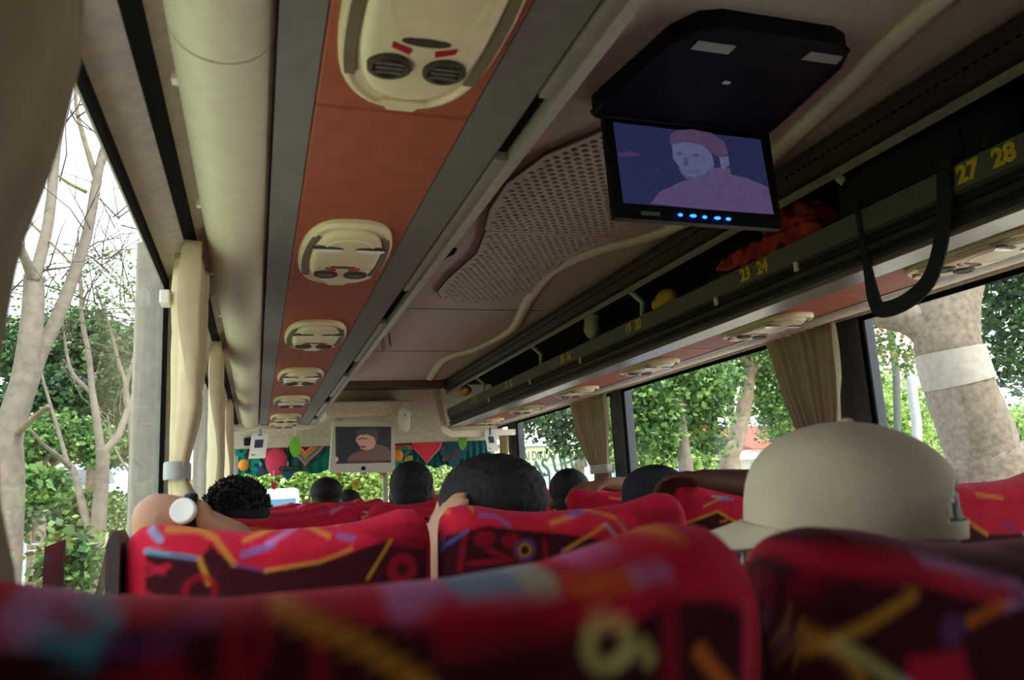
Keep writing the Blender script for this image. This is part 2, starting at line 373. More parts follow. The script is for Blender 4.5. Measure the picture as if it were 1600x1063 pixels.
mo = obj('trim_20', ribbon(Ps, .060, .016), M_mold, None, True); mo['kind'] = 'structure'; mo['label'] = 'cream wavy moulding on the right of the ceiling'
for y in (.35, 3.42, 4.5):
    so_ = struct('trim_%d' % (22+int(y)), box(.46, 1.3, y-.0015, y+.0015, CZ-.0025, CZ), M_brown, label='thin seam across the ceiling lining')
# perforated return-air grille: two panels with real holes
def holed_panel(name, outline, step, hr, z, m, parent, th=.006):
    c = bpy.data.curves.new(name, 'CURVE'); c.dimensions = '2D'; c.fill_mode = 'BOTH'; c.extrude = th/2
    def spl(pts):
        s = c.splines.new('POLY'); s.points.add(len(pts)-1)
        for i, p in enumerate(pts): s.points[i].co = (p[0], p[1], 0, 1)
        s.use_cyclic_u = True
    spl(outline)
    O = np.array(outline); x0, y0 = O.min(0); x1, y1 = O.max(0)
    def inside(p):
        c_ = False; n = len(O); d = 9
        for i in range(n):
            a = O[i]; b = O[(i+1) % n]
            if (a[1] > p[1]) != (b[1] > p[1]) and p[0] < (b[0]-a[0])*(p[1]-a[1])/(b[1]-a[1])+a[0]: c_ = not c_
            t = np.clip(np.dot(p-a, b-a)/max(1e-9, np.dot(b-a, b-a)), 0, 1); d = min(d, np.linalg.norm(p-(a+t*(b-a))))
        return c_ and d > hr*1.9
    j = 0; y = y0
    while y < y1:
        x = x0+(step/2 if j % 2 else 0)
        while x < x1:
            if inside(np.array((x, y))): spl([(x+hr*math.cos(-k*PI/3), y+hr*math.sin(-k*PI/3)) for k in range(6)])
            x += step
        y += step*.9; j += 1
    me = evaluated_mesh(bpy.data.objects.new('tmp', c)); me.transform(Matrix.Translation((0, 0, z))); me.materials.clear()
    return finish(name, me, m, parent, False)
gr = tag(empty('air_grille', (.9, 2.2, CZ)), 'perforated beige return-air grille on the ceiling behind the monitor', 'air grille')
g1 = [atZ(x, y, CZ) for x, y in [(756, 353), (765, 320), (790, 280), (850, 235), (940, 196)]]
yb = g1[0].y
o1 = [(g1[0].x, yb)]+[(p.x, p.y) for p in g1[1:]]+[(.80, 1.42), (1.0, 1.42), (1.18, 1.62), (1.20, 2.0), (1.15, yb)]
holed_panel('grille_panel', o1, .029, .0108, CZ-.012, M_ceil, gr)
o2 = [(atZ(x, y, CZ).x, atZ(x, y, CZ).y) for x, y in [(757, 356), (745, 390), (700, 430), (684, 450), (690, 462), (730, 468), (795, 465), (835, 450), (858, 425), (880, 402), (955, 366)]]
o2[0] = (o2[0][0], yb+.008); o2[-1] = (1.13, yb+.008)
holed_panel('grille_panel', o2, .029, .0105, CZ-.012, M_ceil, gr)
for oo in (o1, o2):
    mx_ = sum(p[0] for p in oo)/len(oo); my_ = sum(p[1] for p in oo)/len(oo)
    obj('duct_backing', plate([(mx_+(x-mx_)*.96, my_+(y-my_)*.96, CZ-.005) for x, y in oo], (0, 0, .003)), M_black, gr)
def rim(pts): return tube([Vector((x, y, CZ-.012)) for x, y in pts], .004, 5)
obj('rim', rim(o1[:6]), M_brown, gr, True); obj('rim', rim(o2[:-1]), M_brown, gr, True)
k = atZ(698, 400, CZ-.01)
bm = plate([(k.x-.022, k.y-.06, CZ-.008), (k.x+.02, k.y-.07, CZ-.008), (k.x+.024, k.y-.01, CZ-.008), (k.x+.006, k.y+.03, CZ-.008), (k.x+.002, k.y+.13, CZ-.008), (k.x-.010, k.y+.13, CZ-.008), (k.x-.008, k.y+.03, CZ-.008), (k.x-.024, k.y+.0, CZ-.008)], (0, 0, .006))
tag(obj('ceiling_latch', bm, M_black), 'black keyhole-shaped latch on the ceiling beside the grille', 'latch')
k = atZ(602, 530, CZ-.03); t = tag(empty('hanging_strap', k), 'small grey strap and cord hanging from the front ceiling', 'strap')
obj('strap', plate([k+Vector((-.03, 0, .03)), k+Vector((-.005, 0, .0)), k+Vector((-.0, 0, -.045)), k+Vector((-.018, 0, -.075)), k+Vector((-.02, 0, -.03))], (0, .006, 0)), M_grey2, t)
obj('cord', tube([k+Vector((.02, 0, .03)), k+Vector((.024, 0, -.02)), k+Vector((.028, 0, -.04))], .004, 6), M_brown, t)
# front bulkhead ------------------------------------------------------
struct('trim_30', box(.42, 1.36, 5.72, 5.86, CZ-.055, CZ+.02, bev=.015), M_brown, label='brown beam across the ceiling at the front')
struct('trim_31', profx([(5.86, .80), (6.0, .765), (6.25, .62), (6.36, .53), (6.42, .47), (6.44, .405), (6.47, .40), (6.5, .55), (6.9, .84), (5.86, .85)], XL-.03, XR+.03), M_beige, label='beige header band above the windscreen')
struct('trim_32', box(.47, 1.11, 5.74, 6.3, .56, .675, bev=.02), M_beige, label='beige drop box above the front television')
# ================================================================== fittings
def emis(name, rgb, k=.16):
    if name in MATS: return MATS[name]
    m = bpy.data.materials.new(name); m.use_nodes = True; t = m.node_tree; b = t.nodes['Principled BSDF']
    co = t.nodes.new('ShaderNodeTexCoord'); n = t.nodes.new('ShaderNodeTexNoise'); n.inputs['Scale'].default_value = 90
    t.links.new(co.outputs['Object'], n.inputs['Vector'])
    r = t.nodes.new('ShaderNodeValToRGB'); c = srgb(rgb)
    r.color_ramp.elements[0].color = tuple(v*.75 for v in c)+(1,); r.color_ramp.elements[1].color = tuple(v*1.25 for v in c)+(1,)
    t.links.new(n.outputs['Fac'], r.inputs[0]); t.links.new(r.outputs[0], b.inputs['Emission Color'])
    b.inputs['Base Color'].default_value = (.01, .01, .012, 1); b.inputs['Roughness'].default_value = .35
    b.inputs['Emission Strength'].default_value = k; MATS[name] = m; return m
# --- reading lamp / air vent units
def superell(a, b, n, e=3.2):
    out = []
    for k in range(n):
        t = 2*PI*k/n; c = math.cos(t); s = math.sin(t)
        out.append((a*math.copysign(abs(c)**(2/e), c), b*math.copysign(abs(s)**(2/e), s)))
    return out
def rings(bm, base, levels, cx=0, cy=0):
    prev = None; n = len(base)
    for sx_, sy_, z in levels:
        r = [bm.verts.new((cx+x*sx_, cy+y*sy_, z)) for x, y in base]
        if prev:
            for i in range(n): bm.faces.new((prev[i], prev[(i+1) % n], r[(i+1) % n], r[i]))
        prev = r
    bm.faces.new(prev); return bm
def make_unit():
    t = thing('vent_unit', 'x', 'vent unit')
    sh = superell(.088, .192, 40, 3.0)
    sh = [(x*(1-.10*max(0, -y/.192)), y+(.012*(1-abs(x)/.088) if y > .1 else 0)) for x, y in sh]
    obj('frame', rings(bmesh.new(), sh, [(1, 1, .002), (1, 1, -.006), (.96, .975, -.012), (.90, .95, -.013), (.86, .93, -.009)]), M_unit, t, True, autos=.6)
    body = superell(.066, .168, 36, 2.6)
    b = obj('body', rings(bmesh.new(), body, [(1.0, 1.0, -.008), (1, 1, -.014), (.93, .96, -.019), (.8, .85, -.021), (.4, .5, -.0215)]), M_unit, t, True, autos=.6)
    pan = superell(.05, .085, 30, 2.4)
    obj('lamp_panel', rings(bmesh.new(), pan, [(1, 1, -.019), (.98, .98, -.0225), (.8, .82, -.0205), (.5, .5, -.0205)], 0, -.055), M_unit, b, True, autos=.5)
    for s in (-1, 1):
        pts = []
        for k in range(13):
            y = -.125+.25*k/12; xx = .0815*(1-abs(y/.2)**3*.35)*(1-.10*max(0, -y/.192)); pts.append((s*xx, y))
        inn = [(s*(abs(x)-.0125), y) for x, y in reversed(pts)]
        obj('side_grille', plate([(x, y, -.0105) for x, y in pts+inn], (0, 0, -.0035)), M_unit2, t)
        n = obj('nozzle', rings(bmesh.new(), superell(.0245, .0245, 20, 2), [(1, 1, -.017), (1, 1, -.025), (.8, .8, -.0265), (.72, .72, -.022)], s*.0305, .085), M_nozz, t, True, autos=.5)
        bm = bmesh.new()
        for q in (-.009, 0, .009): bx(bm, s*.0305-.015, s*.0305+.015, .085+q-.0015, .085+q+.0015, -.0255, -.022)
        obj('vane', bm, M_grey, n)
        bm = plate([(s*.012, .048, -.0205), (s*.034, .038, -.0205), (s*.034, .046, -.0205), (s*.014, .057, -.0205)], (0, 0, -.003))
        obj('call_button', bm, M_red, t)
        lens = [(s*.04+.026*math.cos(a), -.085+.016*math.sin(a)) for a in [PI*k/10 for k in range(11)]]
        lo = obj('reading_lamp', plate([(x, y, -.019) for x, y in lens], (0, 0, -.006)), M_lamp, t)
        sock = [(s*.04+.029*math.cos(a), -.087+.012*math.sin(a)) for a in [PI+PI*k/10 for k in range(11)]]
        obj('socket', plate([(x, y, -.019) for x, y in sock], (0, 0, -.004)), M_nozz, lo)
    obj('speaker_slot', rings(bmesh.new(), superell(.026, .008, 20, 2), [(1, 1, -.0195), (1, 1, -.0225), (.8, .8, -.0225)], 0, .033), M_nozz, t)
    obj('pull_tab', plate([(-.028, .172, -.012), (.028, .172, -.012), (.016, .196, -.012), (-.016, .196, -.012)], (0, 0, -.004)), M_unit, t)
    return t
U0 = make_unit(); first = True
ordl = ['nearest the camera, cut by the top edge', 'second from the camera, with glint-white lamp slits', 'third from the camera', 'fourth from the camera', 'fifth from the camera', 'sixth from the camera', 'farthest away, by the front end']
for i, y in enumerate([.69, 1.525, 2.345, 3.165, 3.985, 4.80, 5.23]):
    u = U0 if first else copy_tree(U0); first = False
    u.location = (.166, y, .4785); u.scale = (1, 1 if i < 6 else .5, 1)
    tag(u, 'ivory vent unit on left terracotta strip, '+ordl[i], 'vent unit', 'ceiling vent units of the left seats')
ordr = ['behind the hanging black strap', 'above the near right curtain', 'third from the right edge', 'fourth from the right edge', 'fifth from the right edge', 'farthest one, by the badge']
for i, y in enumerate([1.32, 2.15, 2.98, 3.80, 4.62, 5.45]):
    u = copy_tree(U0); u.location = (1.607, y, .4785)
    tag(u, 'ivory vent unit under right rack, '+ordr[i], 'vent unit', 'ceiling vent units of the right seats')
# --- flip-down monitor
mt = thing('flip_down_monitor', 'black flip-down ceiling monitor showing a man in a cap', 'monitor', (.9, 1.42, CZ))
sh = [(.685, 1.42), (.69, 1.37), (.72, 1.14), (.75, 1.09), (.79, 1.075), (1.03, 1.075), (1.07, 1.09), (1.095, 1.14), (1.13, 1.37), (1.135, 1.42), (1.12, 1.435), (.70, 1.435)]
obj('housing', plate([(x, y, .782) for x, y in sh], (0, 0, .0375)), M_blk, mt)
obj('tray_rim', tube([Vector((x, y, .783)) for x, y in sh+[sh[0]]], .006, 6), M_blk, mt, True)
for (x, y) in ((.805, 1.135), (1.04, 1.12)): obj('sticker', box(x-.04, x+.04, y-.014, y+.014, .7800, .7818), M_tie, mt)
obj('latch_button', box(.895, .912, 1.238, 1.25, .779, .782, bev=.002), M_white, mt)
def scrn(pts, d): return [atY(x, y, 1.44-d) for x, y in pts]
q = scrn([(944, 174), (1201, 204), (1222, 358), (962, 340)], 0)
scr = obj('screen', plate(q, (0, .022, 0)), M_blk, mt)
obj('hinge', tube([(.72, 1.445, .79), (1.13, 1.445, .79)], .009, 8), M_blk, mt, True)
def flat(name, px, d, m, par): return obj(name, plate(scrn(px, d), (0, .0006, 0)), m, par)
flat('display', [(958, 191), (1188, 218), (1209, 335), (974, 317)], .0015, emis('screen_blue', (36, 40, 76)), scr)
flat('shown_shirt', [(1017, 318), (1030, 300), (1062, 285), (1070, 282), (1110, 284), (1140, 272), (1165, 278), (1200, 292), (1209, 335), (1100, 327)], .0022, emis('screen_mauve', (82, 68, 104)), scr)
flat('shown_neck', [(1068, 268), (1112, 262), (1140, 262), (1143, 280), (1112, 288), (1078, 285)], .0029, emis('screen_skin_dark', (84, 70, 104)), scr)
flat('shown_face', [(1050, 226), (1068, 222), (1098, 226), (1112, 240), (1116, 258), (1108, 276), (1090, 284), (1074, 280), (1064, 270), (1060, 258), (1052, 248)], .0036, emis('screen_skin', (88, 90, 126)), scr)
flat('shown_ear', [(1124, 246), (1138, 244), (1140, 258), (1128, 266)], .0036, emis('screen_skin', (98, 98, 134)), scr)
flat('shown_cap', [(1048, 226), (1047, 210), (1056, 204), (1080, 202), (1112, 208), (1132, 222), (1138, 242), (1122, 246), (1112, 238), (1096, 226), (1070, 222)], .0043, emis('screen_cap', (78, 60, 90)), scr)
flat('shown_eye', [(1056, 240), (1062, 237), (1069, 240), (1063, 243)], .0048, emis('screen_shadow', (68, 68, 100)), scr)
flat('shown_nose', [(1070, 246), (1074, 247), (1076, 258), (1068, 259)], .0048, emis('screen_shadow', (68, 68, 100)), scr)
flat('shown_beard', [(1064, 268), (1072, 274), (1086, 277), (1104, 272), (1112, 258), (1109, 274), (1092, 285), (1074, 281)], .0046, emis('screen_jaw', (72, 70, 106)), scr)
flat('shown_eye', [(1080, 242), (1087, 240), (1095, 244), (1087, 246)], .0048, emis('screen_shadow', (68, 68, 100)), scr)
flat('shown_mouth', [(1070, 264), (1084, 266), (1096, 264), (1094, 271), (1076, 271)], .0048, emis('screen_teal', (74, 84, 120)), scr)
flat('shown_streak', [(965, 239), (985, 236), (1002, 241), (986, 245), (966, 244)], .0022, emis('screen_streak', (70, 46, 84)), scr)
for (x, y, wd) in ((1063, 336, 4.5), (1083, 337.5, 6.5), (1101, 339.5, 4.5), (1121, 341, 6.5), (1138, 342.5, 5)):
    p = atY(x, y, 1.437); r_ = wd/1220*1.62
    obj('led_button', rings(bmesh.new(), [(a, b) for a, b in superell(r_, .0038, 12, 2)], [(1, 1, 0), (.9, .9, .002)]), emis('led_blue', (30, 90, 255), 1.2), scr).data.transform(Matrix.Translation(p) @ Matrix.Rotation(PI/2, 4, 'X'))
obj('port', box(.79, .835, 1.4375, 1.439, .562, .570), M_grey, scr)
# --- front television
tv = thing('television', 'white box television hanging in front showing a dark film', 'television', (.75, 5.86, .35))
a = [atY(x, y, 5.84) for x, y in [(521, 657), (617, 657), (618, 738), (515, 738)]]
bm = plate(a, (0, .12, 0)); bmesh.ops.bevel(bm, geom=bm.edges[:], offset=.008, segments=2, affect='EDGES')
M_tv = mat('tv_ivory', (206, 202, 190), .45, var=.03)
case = obj('case', bm, M_tv, tv)
obj('mount', box(.60, .90, 5.86, 5.95, .50, .58), M_tv, tv)
def tvp(name, px, d, m): return obj(name, plate([atY(x, y, 5.838-d) for x, y in px], (0, .002, 0)), m, tv)
tvp('screen', [(524, 667), (611, 667), (611, 723), (525, 725)], .001, emis('film_dark', (20, 18, 22)))
tvp('shown_body', [(541, 724), (546, 712), (560, 705), (572, 703), (590, 694), (603, 698), (611, 706), (611, 723)], .004, emis('film_brown', (78, 56, 46)))
tvp('shown_face', [(557, 684), (562, 680), (574, 678), (584, 682), (588, 692), (584, 700), (574, 704), (564, 702), (560, 694), (556, 690)], .007, emis('film_skin', (140, 104, 84)))
tvp('shown_hair', [(556, 682), (557, 673), (566, 669), (580, 669), (590, 674), (592, 686), (588, 693), (585, 684), (574, 679), (562, 680)], .010, emis('film_hair', (52, 38, 36)))
tvp('shown_brow', [(559, 686), (566, 684), (574, 685), (574, 687), (566, 686), (559, 688)], .010, emis('film_hair', (52, 38, 36)))
tvp('shown_mouth', [(562, 697), (572, 697), (571, 700), (564, 700)], .010, emis('film_lip', (84, 52, 48)))
tvp('caption_bar', [(526, 721), (611, 720), (611, 723), (526, 724.5)], .004, emis('film_bar', (18, 22, 32)))
tvp('power_button', [(565, 729), (571, 729), (571, 735), (565, 735)], .002, M_blk)
tvp('badge_sticker', [(524, 714), (528, 714), (529, 719), (526, 723), (523, 721)], .004, M_white)
c = atY(632, 655, 5.69)
an = thing('air_freshener', 'white oval wall dispenser beside the front television', 'dispenser', c)
bm = rings(bmesh.new(), superell(.042, .095, 24, 2.4), [(1, 1, .05), (1, 1, -.01), (.85, .92, -.03), (.5, .6, -.038)]); bm.transform(Matrix.Translation(c) @ Matrix.Rotation(PI/2, 4, 'X') @ Matrix.Rotation(PI, 4, 'Y'))
obj('case', bm, M_white, an, True, autos=.7)
obj('indicator', box(c.x-.004, c.x+.004, c.y-.041, c.y-.036, c.z+.02, c.z+.03), M_blk, an)
# --- red digital sign
c = atY(394, 690, 6.38); ds = thing('digital_clock', 'small dark box with red light on the front header', 'clock', c)
obj('case', box(c.x-.06, c.x+.05, c.y-.02, c.y+.06, c.z-.028, c.z+.028, bev=.006), M_blk, ds)
obj('red_display', box(c.x-.005, c.x+.045, c.y-.022, c.y-.0195, c.z-.018, c.z+.018), emis('led_red', (220, 30, 50), 1.2), ds)
# --- hanging name cards
for (x, y, yy, lab, zt) in ((404, 697, 5.30, 'white name card on blue clip under the left panel end', .455), (768, 690, 5.85, 'white name card hanging under the right rack end', .40)):
    c = atY(x, y, yy); s = yy/1220*1.08
    cdt = thing('name_card', lab, 'card', c, 'hanging name cards')
    w2, h2 = (11*s, 17*s) if x < 500 else (8.5*s, 15*s)
    k = .12 if x < 500 else -.12
    sk = lambda dx, dz: Vector((c.x+dx+k*dz, yy, c.z+dz))
    obj('card', plate([sk(-w2, -h2), sk(w2, -h2), sk(w2, h2), sk(-w2, h2)], (0, .004, 0)), M_white, cdt)
    obj('printed_photo', plate([p+Vector((0, -.0015, 0)) for p in (sk(-w2*.5, -h2*.15), sk(w2*.5, -h2*.15), sk(w2*.5, h2*.5), sk(-w2*.5, h2*.5))], (0, .001, 0)), mat('navy_print', (44, 50, 84), .6), cdt)
    obj('slot', plate([p+Vector((0, -.0015, 0)) for p in (sk(-w2*.25, h2*.8), sk(w2*.25, h2*.8), sk(w2*.25, h2*.88), sk(-w2*.25, h2*.88))], (0, .001, 0)), M_blk, cdt)
    obj('line_of_print', plate([p+Vector((0, -.0015, 0)) for p in (sk(-w2*.7, -h2*.75), sk(-w2*.3, -h2*.75), sk(-w2*.3, -h2*.65), sk(-w2*.7, -h2*.65))], (0, .001, 0)), M_grey, cdt)
    top = sk(0, h2*.85); obj('clip', tube([top, top+Vector((0, 0, .04)), Vector((top.x, yy, zt))], .008, 6), mat('blue_clip', (120, 160, 215), .5), cdt, True)
# --- curtains
def curtain(lab, m, X, keys, n, amp, tie=None, s=1):
    """keys: (z, y0, y1) from top to bottom"""
    t = thing('curtain', lab, 'curtain', (X, keys[0][1], keys[0][0]), 'window curtains')
    zs = [k[0] for k in keys]; NS, NT = n*10, 44
    V = []
    for j in range(NT+1):
        z = zs[0]+(zs[-1]-zs[0])*j/NT
        a = np.interp(-z, [-q for q in zs], [k[1] for k in keys]); b = np.interp(-z, [-q for q in zs], [k[2] for k in keys])
        A = np.interp(-z, [-q for q in zs], [(k[3] if len(k) > 3 else amp) for k in keys]); xo = np.interp(-z, [-q for q in zs], [(k[4] if len(k) > 4 else 0) for k in keys])
        for i in range(NS+1):
            u = i/NS; ph = 2*PI*n*u+.5*math.sin(3.1*z*4+u*6)
            V.append((X+xo+s*A*math.sin(ph)*(.7+.3*math.sin(u*17+2)), a+(b-a)*u+.25*A*math.cos(ph), z))
    Fc = [(j*(NS+1)+i, j*(NS+1)+i+1, (j+1)*(NS+1)+i+1, (j+1)*(NS+1)+i) for j in range(NT) for i in range(NS)]
    me = bpy.data.meshes.new('cloth'); me.from_pydata(V, [], Fc); o = finish('cloth', me, m, t)
    md = o.modifiers.new('thick', 'SOLIDIFY'); md.thickness = .003
    if tie:
        z, a, b, h = tie[:4]
        bm = rings(bmesh.new(), superell(tie[4] if len(tie) > 4 else .04, (b-a)/2+.012, 24, 2.5), [(1, 1, z-h), (1.04, 1.03, z-h+.004), (1.04, 1.03, z+h-.004), (1, 1, z+h)]); bm.transform(Matrix.Translation((X+(tie[5] if len(tie) > 5 else 0), (a+b)/2, 0)))
        obj('tie_band', bm, M_tie, t, True, autos=.8)
    return t
curtain('large curtain darkened by painted shade, hanging at the near left window corner', mat('shade_toned_curtain', (146, 128, 104), .85, var=.06, scale=25, bump=.15, trans=.08), -.122, [(.50, -.25, .61), (.32, -.2, .585), (.196, -.12, .49), (.127, -.08, .435), (.06, -.05, .42), (.011, -.06, .451), (-.033, -.1, .50), (-.30, -.2, .62)], 7, .016)  # cloth coloured darker to paint in the shade it hangs in
curtain('cream curtain gathered by a grey band at the first left pillar', M_curt, -.125, [(.485, 1.50, 1.80, .030), (.42, 1.50, 1.80, .034), (.28, 1.50, 1.78, .032), (.17, 1.52, 1.74, .026, -.004), (.10, 1.54, 1.70, .018, -.012), (.055, 1.55, 1.68, .014, -.016), (.02, 1.54, 1.72, .022, -.008), (-.05, 1.5, 1.85, .034, .012), (-.2, 1.45, 1.95, .036, .015)], 5, .03, (.062, 1.55, 1.68, .016, .022, -.016))
curtain('straight yellowish curtain hanging behind the gathered left curtain', M_curt, -.125, [(.487, 2.50, 2.85, .026), (.2, 2.48, 2.88, .030), (-.3, 2.45, 2.9, .030)], 4, .03)
curtain('narrow far curtain at the last left window', M_curt, -.130, [(.487, 3.95, 4.35, .022), (.2, 3.92, 4.4, .024), (-.3, 3.9, 4.4, .024)], 4, .02)
curtain('pleated taupe curtain bunched at the near right pillar', M_curt2, 1.90, [(.50, 2.16, 2.56), (.3, 2.17, 2.50), (.15, 2.20, 2.43), (.05, 2.22, 2.38), (-.1, 2.2, 2.5), (-.3, 2.18, 2.6)], 9, .016, None, -1)
curtain('pleated grey-beige curtain tied at the middle right pillar', M_curt2, 1.90, [(.50, 4.06, 4.62), (.3, 4.06, 4.55), (.12, 4.08, 4.38), (.05, 4.08, 4.30), (-.05, 4.07, 4.34), (-.3, 4.05, 4.45)], 8, .016, (.07, 4.08, 4.31, .025), -1)
curtain('pale narrow curtain at the frontmost right window post', M_curt, 1.90, [(.44, 5.95, 6.2), (.0, 5.95, 6.15), (-.3, 5.95, 6.2)], 4, .014, None, -1)
curtain('unseen curtain added to block light at the left window behind the camera', M_curt2, -.135, [(.49, -1.8, -.3, .012), (-.36, -1.8, -.3, .014)], 12, .02)  # these four unseen curtains are added to keep the near ceiling dark
curtain('unseen curtain added to block light at the rearmost left window', M_curt2, -.135, [(.49, -3.55, -1.85, .012), (-.36, -3.55, -1.85, .014)], 12, .02)
curtain('unseen curtain added to block light at the right window behind the camera', M_curt2, 1.90, [(.50, -2.1, -.2, .012), (-.36, -2.1, -.2, .014)], 12, .02)
curtain('unseen curtain added to block light at the rearmost right window', M_curt2, 1.90, [(.50, -3.55, -2.15, .012), (-.36, -3.55, -2.15, .014)], 12, .02)
p = atX(262, 467, -.165); tag(obj('curtain_hook', box(-.178, -.16, p.y-.02, p.y+.02, p.z-.014, p.z+.014, bev=.003), M_white), 'small white clip on the left window edge beside the tied curtain', 'clip')
# ================================================================== seats
RED = srgb((196, 30, 58)); MAR = srgb((58, 13, 24)); MID = srgb((150, 16, 38)); YEL = srgb((214, 150, 50)); CYA = srgb((70, 175, 205))
LAV = srgb((190, 130, 190)); PUR = srgb((110, 60, 120)); ORA = srgb((225, 120, 40)); CRM = srgb((205, 190, 120)); PNK = srgb((220, 60, 90)); BLU = srgb((80, 110, 190))
HW = .203; HX = np.array([-.203, -.198, -.185, -.165, -.14, -.10, -.05, 0, .05, .10, .135, .16, .18, .195, .203])
HZ = np.array([-.040, -.016, -.003, .0, -.003, -.012, -.018, -.018, -.018, -.014, -.006, .0, -.002, -.014, -.038])
ROWY = [.325+.79*k for k in range(7)]
SZ = -.023                      # height of the ears above the eye line
SEATX = {'w': .040, 'a': .459, 'ra': 1.30, 'rw': 1.715}
def seg_d(P, a, b):
    a = np.array(a); b = np.array(b); t = np.clip(((P-a)@(b-a))/max(1e-9, (b-a)@(b-a)), 0, 1); return np.linalg.norm(P-(a+t[:, None]*(b-a)), axis=1)
def poly_in(P, poly):
    c = np.zeros(len(P), bool); n = len(poly)
    for i in range(n):
        a = poly[i]; b = poly[(i+1) % n]
        if a[1] == b[1]: continue
        k = ((a[1] > P[:, 1]) != (b[1] > P[:, 1])) & (P[:, 0] < (b[0]-a[0])*(P[:, 1]-a[1])/(b[1]-a[1])+a[0]); c ^= k
    return c
def seat_back(key, feats, base):
    """back of one seat: grid over width and around the profile; 'print' holds the dyed pattern of the plush"""
    xs = np.concatenate([np.linspace(-HW, -.19, 6)[:-1], np.linspace(-.19, .19, 171), np.linspace(.19, HW, 6)[1:]])
    s_back = np.concatenate([np.linspace(.70, .26, 12)[:-1], np.linspace(.26, 0, 110)])
    arc = np.linspace(PI, 0, 18)[1:-1]; s_fr = np.concatenate([np.linspace(0, .2, 12), np.linspace(.2, .62, 8)[1:]])
    V = []; uv = []; RZ = .030
    for x in xs:
        h = np.interp(x, HX, HZ); T = .10*max(1e-4, (1-(abs(x)/HW)**10))**.5+.0006
        for s in s_back: V.append((x, .05-T/2+.16*s, h-RZ-s)); uv.append((x, h-RZ-s))
        for a in arc: V.append((x, .05+T/2*math.cos(a), h-RZ+RZ*math.sin(a))); uv.append((x, h-RZ+RZ*math.sin(a)))
        for s in s_fr: V.append((x, .05+T/2+.16*s, h-RZ-s)); uv.append((x, .2+s))
    n = len(s_back)+len(arc)+len(s_fr); N = len(xs)
    Fc = [(i*n+j, i*n+j+1, (i+1)*n+j+1, (i+1)*n+j) for i in range(N-1) for j in range(n-1)]
    Fc += [((i+1)*n, (i+1)*n+n-1, i*n+n-1, i*n) for i in range(N-1)]
    me = bpy.data.meshes.new('backrest_'+key); me.from_pydata(V, [], Fc)
    P = np.array(uv); col = np.tile(np.array(base), (len(P), 1))
    AA = .0035 if key in ('w0', 'a0') else .0028
    for ft in feats:
        if ft[0] == 'poly':
            ins = poly_in(P, ft[1]); d = np.full(len(P), 9.); pl = list(ft[1])+[ft[1][0]]
            for a, b in zip(pl[:-1], pl[1:]): d = np.minimum(d, seg_d(P, a, b))
            d = np.where(ins, -d, d); c = ft[2]
        elif ft[0] == 'seg':
            d = np.full(len(P), 9.)
            for a, b in zip(ft[1][:-1], ft[1][1:]): d = np.minimum(d, seg_d(P, a, b))
            d = d-ft[3]; c = ft[2]
        elif ft[0] == 'ring':
            d = np.abs(np.linalg.norm((P-np.array(ft[1]))*np.array([1, ft[5] if len(ft) > 5 else 1]), axis=1)-ft[3])-ft[4]; c = ft[2]
        elif ft[0] == 'disc':
            d = (np.linalg.norm((P-np.array(ft[1]))/np.array(ft[3]), axis=1)-1)*min(ft[3]); c = ft[2]
        k = np.clip(.5-d/(2*AA), 0, 1)[:, None]*(.72 if c is not MAR else 1)
        col = col*(1-k)+np.array(c)*k
    at = me.color_attributes.new('print', 'FLOAT_COLOR', 'POINT')
    at.data.foreach_set('color', np.concatenate([col, np.ones((len(col), 1))], 1).astype(np.float32).ravel())
    me.materials.append(FABRIC); return me
def conv(row, seat):
    cx = SEATX[seat]
    def f(x, y):
        p = atY(x, y, ROWY[row]+.004); return (p.x-cx, p.z-SZ)
    return f
def F(fn, items, wpx):
    """stroke list given at photo positions, turned into distances on the cloth"""
    out = []
    for it in items:
        k = it[0]
        if k == 'poly': out.append(('poly', [fn(*p) for p in it[1]], it[2]))
        elif k == 'seg': out.append(('seg', [fn(*p) for p in it[1]], it[2], it[3]*wpx*(.72 if wpx > .0005 else .92)))
        elif k == 'ring': out.append(('ring', fn(*it[1]), it[2], it[3]*wpx, it[4]*wpx)+tuple(it[5:]))
        elif k == 'disc': out.append(('disc', fn(*it[1]), it[2], (it[3]*wpx, it[4]*wpx)))
    return out
w0 = .353*1.06/1220; w1 = 1.143*1.0/1220
